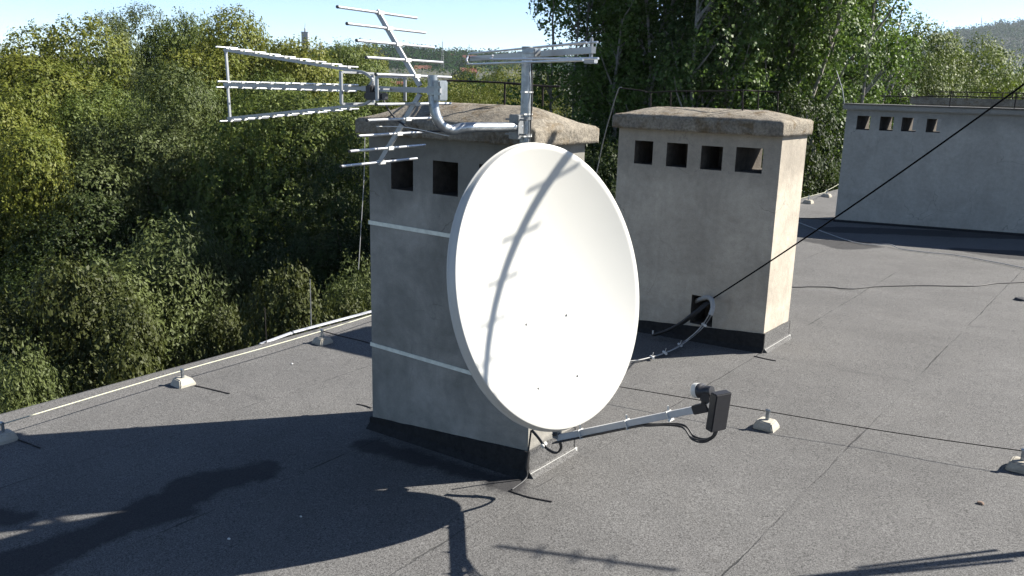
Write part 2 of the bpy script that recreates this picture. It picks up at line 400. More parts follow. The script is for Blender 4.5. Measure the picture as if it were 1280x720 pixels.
def cap_mesh(x0, x1, y0, y1, z0, z1, peak, parent, amp=.0034, nx=90, ny=40, rnd=.016, seed=0):
    mb = MB(); vs = []; fs = []
    def P(i, j):
        s, t = i/nx, j/ny
        x = x0+(x1-x0)*s; y = y0+(y1-y0)*t
        ex = min(x-x0, x1-x); ey = min(y-y0, y1-y); e = min(ex, ey)
        fx = min(1, ex/.27); fy = min(1, ey/((y1-y0)/2)); fx = fx*(1.9-.9*fx)
        z = z1 + peak*min(1, fx)*(1-(1-fy)**1.55)*.98
        if e < rnd: z -= rnd*(1-math.sqrt(max(0, 1-(1-e/rnd)**2)))*.8
        nn = noise.noise(Vector((x*14, y*14, seed))) * amp + noise.noise(Vector((x*45, y*45, seed)))*amp*.5
        return Vector((x, y, z+nn))
    for j in range(ny+1):
        for i in range(nx+1): vs.append(P(i, j))
    for j in range(ny):
        for i in range(nx): a = j*(nx+1)+i; fs.append((a, a+1, a+nx+2, a+nx+1))
    # skirt
    ring = [j for j in range(nx+1)] + [(j*(nx+1)+nx) for j in range(1, ny+1)] + [(ny*(nx+1)+i) for i in range(nx-1, -1, -1)] + [j*(nx+1) for j in range(ny-1, 0, -1)]
    prev = ring; L = 5; base = len(vs)
    for l in range(1, L+1):
        cur = []
        for k in ring:
            p = vs[k]; f = l/L
            ztop = p.z; z = ztop+(z0-ztop)*f
            n1 = noise.noise(Vector((p.x*12, p.y*12, z*12+seed)))*amp*1.6 + noise.noise(Vector((p.x*40, p.y*40, z*40+seed)))*amp*.7
            cx, cy = (x0+x1)/2, (y0+y1)/2
            dx = (1 if p.x > x1-1e-4 else (-1 if p.x < x0+1e-4 else 0)); dy = (1 if p.y > y1-1e-4 else (-1 if p.y < y0+1e-4 else 0))
            if l == L: z += n1*.8
            vs.append(Vector((p.x+dx*(n1), p.y+dy*(n1), z))); cur.append(len(vs)-1)
        for k in range(len(ring)):
            k2 = (k+1) % len(ring); fs.append((prev[k], cur[k], cur[k2], prev[k2]))
        prev = cur
    fs.append(tuple(prev))
    mb.add(vs, fs, True); return mb.build('cap', M['cap'], parent)
def flashing(x0, x1, y0, y1, hf, parent, t=.012, wobble=.004):
    """felt upstand round the base, hf(x)->top z"""
    for (a, b2) in (((x0-t, y0-t/2), (x1+t, y0-t/2)), ((x1+t/2, y0-.001), (x1+t/2, y1+.001)), ((x0-t/2, y0-.001), (x0-t/2, y1+.001)), ((x0-t, y1+t/2), (x1+t, y1+t/2))):
        n = 14; mb = MB(); vs = []; fs = []
        dx, dy = b2[0]-a[0], b2[1]-a[1]; L = math.hypot(dx, dy); nxn, nyn = dy/L*t/2, -dx/L*t/2
        for i in range(n+1):
            f = i/n; x, y = a[0]+dx*f, a[1]+dy*f
            zt_ = hf(x) + wobble*noise.noise(Vector((x*9, y*9, 3))); zb = roofz(x, y)-.02
            kick = .03
            vs += [(x+nxn*(1+kick/t*2), y+nyn*(1+kick/t*2), zb+.02), (x+nxn, y+nyn, zb+.05), (x+nxn, y+nyn, zt_), (x-nxn, y-nyn, zt_), (x-nxn, y-nyn, zb)]
        for i in range(n):
            for k in range(4): p = i*5+k; fs.append((p, p+5, p+6, p+1))
        fs += [(0, 1, 2, 3, 4), tuple(n*5+k for k in (4, 3, 2, 1, 0))]
        yield mb.add(vs, fs)
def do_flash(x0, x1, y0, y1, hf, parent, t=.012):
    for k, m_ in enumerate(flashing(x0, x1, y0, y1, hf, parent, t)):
        m_.build('flashing', M['felt'] if k == 1 else M['flash'], parent)  # sunlit right side lighter felt, other sides near-black: sun and shade in the colour

# chimney 1
X0, X1, Y0, Y1 = -3.271, -2.208, 3.0, 3.375
c1 = empty('chimney', (-2.74, 3.19, roofz(-2.74, 3.19)))
tag(c1, 'grey rendered chimney with domed concrete cap right behind the satellite dish', 'chimney', 'rendered chimneys on the flat roof')
wall_mesh(X0, X1, Y0, Y1, 1.515, [(-3.112, -2.958, 1.236, 1.388, .3), (-2.826, -2.664, 1.238, 1.398, .3), (-2.535, -2.38, 1.238, 1.402, .3)], M['wall1'], c1)
cap_mesh(-3.287, -2.168, 2.925, 3.43, 1.505, 1.582, .088, c1, seed=1)
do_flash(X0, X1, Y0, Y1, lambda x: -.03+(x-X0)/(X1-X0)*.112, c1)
mb = MB(); mb.bar((X1+.018, Y0+.0, roofz(X1, Y0)+.012), (X1+.018, Y1+.02, roofz(X1, Y1)+.012), .006, .022); mb.build('trim_strip', M['white'], c1)
# chimney 2
A0, A1, B0, B1 = -3.366, -2.11, 5.604, 6.07
c2 = empty('chimney', (-2.74, 5.8, roofz(-2.74, 5.8)))
tag(c2, 'cream rendered chimney with sunlit right side and rough concrete cap, middle of the picture', 'chimney', 'rendered chimneys on the flat roof')
wall_mesh(A0, A1, B0, B1, 1.49, [(-3.224, -3.071, 1.216, 1.386, .3), (-2.958, -2.792, 1.215, 1.385, .3), (-2.686, -2.524, 1.215, 1.38, .3), (-2.426, -2.232, 1.217, 1.386, None), (-2.675, -2.50, .085, .30, .25)], M['wall2'], c2)
cap_mesh(-3.385, -2.085, 5.53, 6.10, 1.475, 1.576, .060, c2, seed=5)
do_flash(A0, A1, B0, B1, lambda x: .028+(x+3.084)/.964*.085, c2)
mb = MB(); mb.bar((A1+.018, B0, roofz(A1, B0)+.012), (A1+.018, B1+.02, roofz(A1, B1)+.012), .006, .022); mb.build('trim_strip', M['white'], c2)
# chimney 3 (long)
C0, C1, D0, D1 = -3.794, 1.2, 12.405, 13.0
c3 = empty('chimney', (-1.3, 12.7, roofz(-1.3, 12.7)))
tag(c3, 'long low grey chimney block with four small square openings at the far right', 'chimney', 'rendered chimneys on the flat roof')
wall_mesh(C0, C1, D0, D1, 1.555, [(-3.644, -3.466, 1.29, 1.478, None), (-3.339, -3.163, 1.292, 1.48, None), (-3.058, -2.87, 1.295, 1.478, None), (-2.748, -2.575, 1.298, 1.474, None),
   (-.9, -.73, 1.3, 1.48, .3), (-.3, -.12, 1.3, 1.48, .3)], M['wall3'], c3)
mb = MB(); mb.box(((C0+C1)/2, (D0+D1)/2, 1.592), (C1-C0+.1, D1-D0+.1, .072)); mb.build('cap', M['wall3'], c3, .012)
mb = MB(); mb.box(((C0+C1)/2, (D0+D1)/2, 1.634), (C1-C0+.13, D1-D0+.13, .011)); mb.build('cap_felt', M['felt'], c3)
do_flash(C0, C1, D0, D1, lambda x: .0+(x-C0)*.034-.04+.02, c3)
# chimney 4, beyond
p = at(1142, 121, v=20.5)
c4 = empty('chimney', (p.x+3, 20.9, roofz(p.x+3, 20.9)))
tag(c4, 'farthest chimney block, only its flat pale top showing behind the railing at far right', 'chimney', 'rendered chimneys on the flat roof')
wall_mesh(p.x+.05, p.x+6, 20.5, 21.2, p.z-.16, [], M['wall3'], c4)
mb = MB(); mb.box((p.x+3, 20.85, p.z-.08), (6.1, .85, .16)); mb.build('cap', M['cap'], c4, .02)

# cable mouth / conduit bundle of chimney 2
cb = empty('cable_bundle', tuple(at(880, 385, v=5.56)))
tag(cb, 'grey ribbed conduit and tied cables leaving the low hole of the middle chimney', 'cable')
pth = smooth_path([at(868, 377, v=5.70), at(882, 372, v=5.57), at(889, 374, v=5.50), at(891, 384, v=5.47), at(888, 394, v=5.45)], 6)
mb = MB(); rs = [.016+.0022*(i % 2) for i in range(len(pth))]; mb.tube(pth, rs, 10); mb.build('conduit', M['greycable'], cb)
run = [at(888, 394, v=5.45), at(881, 405, v=5.50), at(872, 415, v=5.46), at(858, 426.5, v=5.42), at(840, 438, h=.014), at(815, 447, h=.012), at(785, 453, h=.012), at(740, 452, h=.012), at(690, 440, h=.012)]
for k, off in enumerate((-.011, 0, .011)):
    mb = MB(); mb.tube([p + Vector((off*.7, off, .004*k)) for p in smooth_path(run, 6)], .0045, 6); mb.build('cable', M['greycable'] if k != 1 else M['rubber'], cb)
for px_, py_ in ((880, 406), (850, 431), (831, 441), (815, 446.5)):
    q = at(px_, py_, h=.02) if px_ < 870 else at(px_, py_, v=5.49); mb = MB(); mb.tube([q+Vector((-.02, .016, 0)), q+Vector((.02, -.016, .0))], .009, 8); mb.tube([q, q+Vector((.008, 0, .035))], .0025, 5); mb.build('cable_tie', M['white'], cb)
run2 = [at(885, 378, v=5.62), at(868, 392, v=5.52), at(852, 404, v=5.50), at(835, 413, v=5.47), at(817, 419, v=5.45)]
mb = MB()
for off in (-.014, 0, .014): mb.tube([p+Vector((off*.6, off*.8, 0)) for p in smooth_path(run2, 6)], .010, 7)
mb.build('pipe', M['rubber'], cb)
mb = MB(); q = at(816, 418, v=5.44); mb.tube([q, q+Vector((0, 0, .03))], .006, 6); mb.build('cable_tie', M['white'], cb)

# ------------------------------------------------------------------ antenna mast on chimney 1
MX, MY = -2.196, 2.893
ms = empty('antenna_mast', (MX, MY, .35))
tag(ms, 'galvanised steel mast tube strapped to the corner of the dish chimney', 'mast')
mb = MB(); mb.tube([(MX, MY, .35), (MX, MY, 1.905)], .0215, 18); mb.build('tube', M['zinc'], ms)
mb = MB(); mb.tube([(MX, MY, 1.9), (MX, MY, 1.912)], .0228, 18); mb.build('end_cap', M['steel'], ms)
for z0_, z1_ in ((1.047, 1.047), (.387, .387)):   # the two straps round the chimney
    mb = MB(); w = .020; e = .006
    mb.bar((X0-e, Y0-e/2-.001, z0_), (X1+e, Y0-e/2-.001, z1_), .004, w); mb.bar((X0-e/2-.001, Y0, z0_), (X0-e/2-.001, Y1, z0_), .004, w)
    mb.bar((X1+e/2+.001, Y0, z0_), (X1+e/2+.001, Y1, z0_), .004, w); mb.bar((X0-e, Y1+e/2+.001, z0_), (X1+e, Y1+e/2+.001, z0_), .004, w)
    mb.build('strap', M['band'], ms)
    mb = MB(); mb.box((MX, (MY+Y0)/2, z0_), (.05, Y0-MY, .04)); mb.tube([(MX, MY, z0_-.015), (MX, MY, z0_+.015)], .03, 14); mb.build('clamp', M['steel'], ms)
# cable down the mast with white ties
mb = MB(); mb.tube(smooth_path([(MX+.03, MY-.01, 1.85), (MX+.027, MY+.005, 1.75), (MX+.032, MY, 1.68), (MX+.027, MY+.002, 1.6), (MX+.028, MY, 1.5), (MX+.028, MY+.01, 1.2), (MX+.02, MY+.03, .9), (MX+.03, MY+.03, .5)], 6), .0035, 6); mb.build('cable', M['rubber'], ms)
for z_ in (1.73, 1.64, 1.55):
    mb = MB(); mb.tube([(MX+.004, MY, z_-.003), (MX+.004, MY, z_+.003)], .0265, 14); mb.box((MX+.02, MY-.028, z_), (.006, .02, .006)); mb.build('cable_tie', M['white'], ms)

# J arm
ja = ms
AZ = 1.588
JP = [(MX-.005, MY-.03, AZ), (MX-.02, 2.75, AZ), (-2.232, 2.56, AZ+.002)]
e1, e2, e3, e4 = at(556, 160, v=2.47), at(544.5, 147, v=2.43), at(541, 122, v=2.43), at(540.5, 95, v=2.43)
pth = [Vector(p) for p in JP] + [at(565, 162.5, v=2.50), at(553, 158, v=2.455), at(547, 150, v=2.435), at(543.5, 138, v=2.43), at(541.5, 122, v=2.43), at(540.5, 94, v=2.43)]
mb = MB(); mb.tube(smooth_path(pth, 7), .0195, 18); mb.build('bent_arm', M['zinc'], ja)
for z_ in (AZ+.035, AZ-.035):
    mb = MB(); mb.tube([(MX, MY, z_-.006), (MX, MY, z_+.006)], .030, 14); mb.build('clamp', M['steel'], ja)
mb = MB(); mb.box((MX-.012, MY-.045, AZ), (.05, .04, .10)); mb.bar((MX-.06, MY-.06, AZ-.03), (MX+.05, MY-.05, AZ-.03), .008, .008); mb.bar((MX-.06, MY-.06, AZ+.03), (MX+.05, MY-.05, AZ+.03), .008, .008); mb.build('bracket_plate', M['steel'], ja, .003)

# ------------------------------------------------------------------ UHF corner reflector antenna
BD = Vector((-.9867, -.1625, 0)).normalized(); RD = Vector((-.1625, .9867, 0)).normalized()
JC = at(541, 113, v=2.43)
ua = empty('television_antenna', tuple(JC))
tag(ua, 'aluminium UHF television antenna with three long booms and a V of reflector rods', 'antenna')
O = JC + Vector((0, -.028, 0))
def L(t, r, z): return O + BD*t + RD*r + UP*z
mb = MB(); mb.bar(L(-.06, 0, 0), L(.31, 0, 0), .015, .02); mb.bar(L(.31, 0, .0), L(1.07, 0, 0), .011, .014); mb.build('boom', M['alu_white'], ua)
for sg in (1, -1):
    mb = MB(); pts = [L(.30, 0, sg*.004)] + smooth_path([L(.275, 0, sg*.01), L(.262, 0, sg*.035), L(.30, 0, sg*.060), L(.36, 0, sg*.068)], 5) + [L(1.06, 0, sg*.145)]
    for a, b2 in zip(pts[1:], pts[2:]): mb.bar(a, b2, .009, .010)
    mb.build('side_boom', M['alu_white'], ua)
for (z0_, z1_) in ((.145, .005), (-.005, -.148)):
    mb = MB(); mb.bar(L(1.05, 0, z0_), L(1.045, 0, z1_), .008, .010, RD); mb.build('strut', M['alu_white'], ua)
# directors
def director(t, z, l=.088, sg=1):
    mb = MB(); mb.tube([L(t, -l/2*1.35, z+sg*.012), L(t, l/2*1.35, z+sg*.012)], .0038, 7); mb.build('director', M['alu'], ua)
    mb = MB(); mb.box(L(t, 0, z+sg*.011), (.014, .014, .010)); mb.build('clip', M['white'], ua)
for k in range(9):
    t_ = .38 + k*.083
    director(t_, .068+(t_-.36)/.70*.077, sg=1); director(t_, 0, sg=1); director(t_+.01, 0, sg=-1); director(t_, -.068-(t_-.36)/.70*.077, sg=-1)
# dipole frame
mb = MB()
for r_ in (-.10, .10):
    mb.bar(L(.335, r_, -.06), L(.335, r_, .06), .008, .012, BD)
mb.bar(L(.335, -.10, .06), L(.335, .10, .06), .012, .008); mb.bar(L(.335, -.10, -.06), L(.335, .10, -.06), .012, .008)
mb.build('dipole', M['alu_white'], ua)
mb = MB()
for r_ in (-.09, .09):
    mb.bar(L(.17, r_, -.045), L(.17, r_, .045), .006, .012, BD)
mb.bar(L(.17, -.09, .045), L(.17, .09, .045), .010, .006); mb.bar(L(.17, -.09, 0.0), L(.17, .09, 0.0), .008, .006)
mb.build('inner_frame', M['alu_white'], ua)
mb = MB(); mb.box(L(.235, -.01, -.028), (.085, .05, .03), Matrix.Rotation(R(9.3), 3, 'Z')); mb.box(L(.262, -.01, -.005), (.03, .035, .04), Matrix.Rotation(R(9.3), 3, 'Z')); mb.build('balun_box', M['black'], ua, .005)
# reflector V
for sg in (1, -1):
    mb = MB(); mb.bar(L(.035, 0, sg*.015), L(.235, 0, sg*.292), .018, .010, RD); mb.build('reflector_arm', M['alu_white'], ua)
    for k in range(5):
        f = k/4; t_ = .06+.168*f; z_ = sg*(.052+.232*f)
        mb = MB(); mb.tube([L(t_-.006, -.245, z_), L(t_-.006, .245, z_)], .0054, 8); mb.build('reflector_rod', M['alu'], ua)
        mb = MB(); mb.tube([L(t_-.006, -.249, z_), L(t_-.006, -.243, z_)], .006, 8); mb.build('end_plug', M['black'], ua)
        mb = MB(); mb.box(L(t_-.006, 0, z_), (.022, .028, .014)); mb.build('rod_clip', M['white'], ua)
mb = MB(); mb.box(L(-.045, .02, .0), (.028, .06, .075), Matrix.Rotation(R(9.3), 3, 'Z')); mb.bar(L(-.07, -.01, .012), L(.0, -.01, .012), .008, .008); mb.bar(L(-.07, -.01, -.012), L(.0, -.01, -.012), .008, .008); mb.build('mount_clamp', M['zinc'], ua, .005)
mb = MB(); mb.tube(smooth_path([L(.20, -.01, -.045), L(.17, -.01, -.085), L(.12, -.01, -.125), L(.04, -.01, -.152), (-2.24, 2.50, AZ-.01)], 8), .0038, 7); mb.build('cable', M['rubber'], ua)
mb = MB(); mb.tube(smooth_path([L(.12, -.16, -.135), L(.06, -.05, -.14), (-2.25, 2.48, AZ-.03)], 6), .002, 5); mb.build('tie_wire', M['white'], ua)
# hanging thin wire left of the chimney
mb = MB(); mb.tube(smooth_path([at(456, 172, D=3.42), at(455, 220, D=3.42), at(451.5, 280, D=3.42), at(448, 337, D=3.42)], 6), .0016, 5)
mb.build('tie_wire', M['greycable'], ua)

# ------------------------------------------------------------------ small antenna on mast head
va = empty('vhf_antenna', (MX, MY, 1.885))
tag(va, 'slim aluminium aerial with folded loop rods clamped on top of the mast', 'antenna')
zb_ = 1.888
a_ = at(588, 73.5, z=zb_); b_ = at(742, 62.5, z=zb_)
dv = (b_-a_).normalized(); sd_ = dv.cross(UP).normalized()
shift = Vector((0, -.03, 0))
a_, b_ = a_+shift*0, b_+shift*0
def rodpts(px0, py0, px1, py1, z): return at(px0, py0, z=z), at(px1, py1, z=z)
mb = MB(); mb.bar(a_, b_, .018, .024); mb.build('boom', M['alu_white'], va)
mb = MB(); mb.box(a_, (.03, .03, .026)); mb.build('end_plug', M['black'], va)
lo, hi = 1.843, 1.915
lA = at(584, 80.5, z=lo); lB = at(729, 75, z=lo)
uA, uB = a_-dv*.03 + UP*(hi-zb_), b_+dv*.03+UP*(hi-zb_)
mb = MB(); mb.tube(smooth_path([lB, lB+(lA-lB)*.5, lA+dv*.06, lA+dv*.015+UP*.004, lA-dv*.006+UP*.02, uA-dv*.01-UP*.015, uA], 6)+[uA+(uB-uA)*.5, uB], .0042, 8); mb.build('loop_rod', M['alu'], va)
mA = at(616, 73.5, z=1.86); mB_ = at(748, 73, z=1.853)
mb = MB(); mb.tube(smooth_path([mA+UP*.014, mA-dv*.01+UP*.006, mA+dv*.02-UP*.002, (mA+mB_)/2, mB_], 6), .0042, 8); mb.build('loop_rod', M['alu'], va)
mb = MB(); mb.tube([a_+dv*.25+UP*.024+sd_*.03, b_+UP*.026+sd_*.03], .004, 7); mb.build('loop_rod', M['alu'], va)
mb = MB(); mb.bar(b_-dv*.02+UP*.045, b_-dv*.02-UP*.03, .012, .014, dv); mb.box(b_-dv*.02-UP*.038, (.045, .03, .02)); mb.build('end_bracket', M['alu_white'], va, .003)
mb = MB(); mb.box((MX+.03, MY-.0, zb_), (.05, .045, .035)); mb.bar((MX-.03, MY-.03, zb_), (MX+.06, MY-.03, zb_), .008, .008); mb.build('mount_clamp', M['zinc'], va, .003)

# ------------------------------------------------------------------ satellite dish
DC = Vector((-1.9563, 2.8176, .952)); phi, eps, W_, H_, rho = -.1265, .2416, 1.098, 1.196, .0393
DN = Vector((math.cos(eps)*math.cos(phi), math.cos(eps)*math.sin(phi), math.sin(eps)))
r_ = Vector((-math.sin(phi), math.cos(phi), 0)); u_ = DN.cross(r_)
DA = r_*math.cos(rho)+u_*math.sin(rho); DB = u_*math.cos(rho)-r_*math.sin(rho)
sd = empty('satellite_dish', tuple(DC))
tag(sd, 'large white oval offset satellite dish mounted on the chimney mast', 'satellite dish')
def Dp(x, y, w): return DC + DA*x + DB*y + DN*w
def dish_mesh():
    mb = MB(); NR, NT = 26, 128; vs = []; fs = []
    a0, b0 = W_/2*.984, H_/2*.984; DEP = .105; fr = .008
    prof = []
    for i in range(1, NR+1):
        r = i/NR; prof.append((r, fr-DEP*(1-r*r)))
    prof += [(1.004, fr-.002), (1.008, fr-.010), (1.012, fr-.030), (1.016, fr-.034), (1.022, fr-.036), (1.022, fr-.040), (1.008, fr-.040), (1.0, fr-.022)]
    back = [(r, fr-DEP*(1-r*r)-.006) for r in [i/12 for i in range(12, 0, -1)]]
    back[0] = (.994, fr-.012)
    prof += back
    vs.append(Dp(0, 0, fr-DEP))
    for r, w in prof:
        for k in range(NT):
            an = 2*math.pi*k/NT; vs.append(Dp(a0*r*math.cos(an), b0*r*math.sin(an), w))
    vs.append(Dp(0, 0, fr-DEP-.006))
    for k in range(NT): fs.append((0, 1+k, 1+(k+1) % NT))
    for i in range(len(prof)-1):
        for k in range(NT):
            k2 = (k+1) % NT; fs.append((1+i*NT+k, 1+(i+1)*NT+k, 1+(i+1)*NT+k2, 1+i*NT+k2))
    n = 1+(len(prof)-1)*NT
    for k in range(NT): fs.append((len(vs)-1, n+(k+1) % NT, n+k))
    mb.add(vs, fs, True); return mb
dish = dish_mesh().build('reflector', M['dish'], sd)
me = dish.data
for e in me.edges: pass
def dish_w(x, y):
    a0, b0 = W_/2*.984, H_/2*.984; r2 = (x/a0)**2+(y/b0)**2; return .008-.105*(1-r2)
def dish_hit(px, py):
    d = ray(px, py).normalized(); 
    lo_, hi_ = 2.0, 5.0
    t = (DC-CAM).dot(DN)/d.dot(DN)
    for _ in range(30):
        p = CAM+d*t; q = p-DC; w = q.dot(DN); t += (w-dish_w(q.dot(DA), q.dot(DB)))/-d.dot(DN)*.9
    return CAM+d*t
for px_, py_ in ((657.8, 405.5), (708, 394), (721.7, 470), (672.8, 485.6)):
    q = dish_hit(px_, py_); mb = MB(); mb.tube([q-DN*.004, q+DN*.002, q+DN*.0045], [.0052, .0052, .003], 10); mb.build('bolt', M['steel'], sd)
# back bracket to mast
mb = MB(); q = Dp(.03, -.18, -.125)
for sg in (-1, 1):
    mb.bar(Dp(sg*.10+.03, -.34, -.093), Dp(sg*.10+.03, .0, -.118), .03, .028, DN)
mb.box(Dp(.03, -.17, -.150), (.05, .22, .24), Matrix((DN, DA, DB)).transposed())
mb.bar(Dp(.03, -.17, -.16), (MX, MY, (Dp(.03, -.17, -.16)).z), .10, .12)
mb.build('rear_bracket', M['zinc'], sd, .004)
# feed arm
arm_root = Dp(0, -.625, -.075); 
def symhit(px, py):
    d = ray(px, py); t = (DC-CAM).dot(DA)/d.dot(DA); return CAM+d*t
arm_end = symhit(873, 511)
root = symhit(697, 547)
if (root-DC).dot(DN) > 0: root = root
mb = MB(); mb.bar(root, arm_end, .022, .026, DA.cross(arm_end-root).normalized()); arm = mb.build('feed_arm', M['armpaint'], sd, .002)
mb = MB(); mb.bar(root+(root-arm_end).normalized()*.005, Dp(0.0, -.45, -.09), .03, .03, DA); mb.build('arm_bracket', M['zinc'], sd, .002)
ad = (arm_end-root).normalized(); adn = DA.cross(ad).normalized()
if adn.z > 0: adn = -adn      # below the arm
lb = MB()
lnbc = symhit(868, 488)
ldir = (DC-DB*.0 - lnbc).normalized()   # faces the dish
ldir = (Dp(0, -.42, -.09)-lnbc).normalized()
cap0 = lnbc
lb.tube([cap0+ldir*.004, cap0, cap0-ldir*.003, cap0-ldir*.020], [.019, .0265, .0275, .0275], 24)
lnb = lb.build('feed_cap', M['white'], sd)
mb = MB(); mb.tube([cap0-ldir*.016, cap0-ldir*.034, cap0-ldir*.035, cap0-ldir*.045, cap0-ldir*.046, cap0-ldir*.075], [.0265, .0265, .0215, .0215, .019, .0185], 24)
mb.box(cap0-ldir*.055+ad*.0-UP*.02, (.035, .035, .03)); lnbneck = mb.build('feed_neck', M['black'], sd)
# box, hanging from the neck, broad flat housing
bc = symhit(897, 514)
bz = (UP*1.0+ldir*.0 - RT*.0); bx = Vector((ad.x, ad.y, 0)).normalized(); by = UP.cross(bx)
bc = bc + ad*.004
Mx = Matrix((bx, by, UP)).transposed() @ Matrix.Rotation(R(4), 3, 'Y')
mb = MB(); mb.box(bc, (.034, .074, .146), Mx @ Matrix.Rotation(R(-14), 3, 'Z')); mb.build('lnb_housing', M['black'], sd, .0035)
mb = MB(); mb.bar(arm_end-ad*.02, arm_end+ad*.05-UP*.0, .030, .034, adn); mb.bar(arm_end+ad*.03, cap0-ldir*.05-UP*.01, .02, .03, DA); mb.build('feed_clamp', M['black'], sd, .003)
# cables under arm
for k in range(4):
    off = DA*(-.013+.0088*k); sag = Vector((0, 0, -.0095*((k*2) % 4)*.6))
    pts = [root+adn*.018-ad*.03+off+DN*.0, root+ad*.04+adn*.0185+off, root+ad*.25+adn*.0185+off, root+ad*.47+adn*.0185+off,
           root+ad*.52+adn*.024+off, symhit(852, 531)+off+sag*.6, symhit(866, 545)+off+sag, symhit(880, 549)+off*.8+sag, symhit(891, 545)+off*.6+sag*.6, symhit(895, 538)+off*.8, symhit(896, 530)+off]
    mb = MB(); mb.tube(smooth_path(pts, 7), .0034, 7); mb.build('cable', M['rubber'], sd)
for px_, py_ in ((727, 542), (784, 527), (835, 513.5)):
    q = symhit(px_, py_); f = (q-root).dot(ad); q = root+ad*f
    mb = MB(); mb.box(q+adn*.004, (.005, .032, .040), Matrix((ad, DA, adn)).transposed()); mb.bar(q-adn*.016, q-adn*.034+ad*.008, .004, .007); mb.build('cable_tie', M['white'], sd)
# cables looping below the dish to the chimney
for k in range(3):
    o_ = Vector((.006*k, -.004*k, .005*k))
    pts = [at(664, 538, D=3.62), at(672, 547, D=3.60), at(682, 560, D=3.58), at(694, 566.5, D=3.55), at(700.5, 560, D=3.50), at(697, 549, D=3.45), at(691, 543, D=3.42)]
    mb = MB(); mb.tube([p+o_ for p in smooth_path(pts, 7)], .0042, 7); mb.build('cable', M['rubber'], sd)
mb = MB(); mb.tube(smooth_path([at(664, 538, D=3.66), at(661, 560, D=3.68), at(658, 583, D=3.69), at(657.5, 598, h=.01), at(640, 612, h=.008)], 6), .0045, 7); mb.build('cable', M['rubber'], sd)
mb = MB(); q = at(680, 556, D=3.58); mb.tube([q-Vector((.0, .012, .004)), q+Vector((.0, .012, .006))], .011, 8); mb.build('cable_tie', M['white'], sd)

# ------------------------------------------------------------------ lightning conductor holders + wires on the roof
def holder(px, py, label, rz=0, s=1.0, pos=None, first=True):
    p = pos if pos is not None else at(px, py, h=0)
    o = empty('conductor_holder', (p.x, p.y, roofz(p.x, p.y)), rz); tag(o, label, 'holder block', 'concrete blocks holding the lightning conductor')
    mb = MB(); z = o.location.z; a, t_ = .058*s, .040*s; hh = .048*s; n = 5
    jit = lambda: random.uniform(-.004, .004)
    vs = [(p.x+sx*a+jit(), p.y+sy*a+jit(), z-.004) for sx, sy in ((-1,-1),(1,-1),(1,1),(-1,1))] + [(p.x+sx*a*.97+jit(), p.y+sy*a*.97+jit(), z+hh*.35) for sx, sy in ((-1,-1),(1,-1),(1,1),(-1,1))] + [(p.x+sx*t_+jit(), p.y+sy*t_+jit(), z+hh+jit()*.6) for sx, sy in ((-1,-1),(1,-1),(1,1),(-1,1))]
    fs = [(0,1,5,4),(1,2,6,5),(2,3,7,6),(3,0,4,7),(4,5,9,8),(5,6,10,9),(6,7,11,10),(7,4,8,11),(8,9,10,11),(3,2,1,0)]
    mb.add(vs, fs); mb.build('concrete_base', M['block'], o, .006)
    mb = MB(); mb.bar((p.x, p.y, z+hh-.01), (p.x, p.y, z+hh+.05*s), .018, .014, Vector((0, 1, 0))); mb.tube([(p.x-.012, p.y, z+hh+.052*s), (p.x+.012, p.y, z+hh+.052*s)], .009, 8); mb.build('clip', M['zinc'], o)
    return o
random.seed(4)
HP = {}
specs = [(5, 551, 'weathered concrete conductor block with rusty edge at the left picture border'), (229, 481, 'whitish concrete conductor block alone in sun near the left roof edge'),
         (403, 429, 'grey concrete conductor block in shade by the white edge trim, left of the dish chimney'),
         (958, 535, 'pale concrete conductor block on open roof right of the dish feed horn'), (1276, 587, 'concrete conductor block cut by the right border of the picture'),
         (1010, 254.5, 'nearer of the two small far conductor blocks right of the cream chimney'), (1033, 246.5, 'farther of the two small far conductor blocks right of the cream chimney')]
for k, (a, b2, lab) in enumerate(specs): HP[k] = holder(a, b2, lab, 0, 1.0 if k < 5 else 1.3)
def top(o, h=.095): return Vector((o.location.x, o.location.y, o.location.z+h))
mb = MB(); pp = [Vector((-4.62, .3, roofz(-4.62, .3)+.1))]+[top(HP[0]), top(HP[1]), top(HP[2])]+[Vector((-5.02, 7, roofz(-5.02, 7)+.1))]+[top(HP[5], .12), top(HP[6], .12), Vector((-5.5, 19, roofz(-5.5, 19)+.1))]
mb.tube(smooth_path(pp, 6), .0036, 8); o = mb.build('lightning_wire', M['wirec']); tag(o, 'pale lightning conductor wire held above the left roof edge by concrete blocks', 'wire')
mb = MB(); pp = [Vector((X1+.05, 4.42, roofz(X1, 4.4)+.09)), top(HP[3]), at(1100, 538, h=.085), top(HP[4]), Vector((.6, 4.75, roofz(.6, 4.7)+.095))]
pp[0] = at(772, 483, h=.09); pp.insert(0, at(700, 470, h=.09))
mb.tube(smooth_path(pp, 8), .0024, 6); o = mb.build('lightning_wire', M['tar']); tag(o, 'thin steel conductor wire stretched over the open roof right of the dish', 'wire')
# branch at shady holder
mb = MB(); q = top(HP[2]); mb.tube(smooth_path([q, at(430, 421, h=.07), at(455, 427, h=.06), at(470, 432, h=.06)], 6), .004, 6)
mb.tube([Vector((EAVE-.02, HP[2].location.y-.25, -.2)), Vector((EAVE-.02, HP[2].location.y-.25, .12))], .004, 6)
o = mb.build('conductor_branch', M['rust']); tag(o, 'dark conductor wire branching from the shaded block towards the dish chimney', 'wire')
# air rod at the eave
q = at(389, 412, u=EAVE-.07); mb = MB(); tp = at(387.5, 349, u=EAVE-.07); mb.tube([q-UP*.15, q, tp], [.006, .005, .0035], 8); o = mb.build('lightning_rod', M['steel']); tag(o, 'thin upright grey rod standing at the roof edge against the dark trees', 'rod')
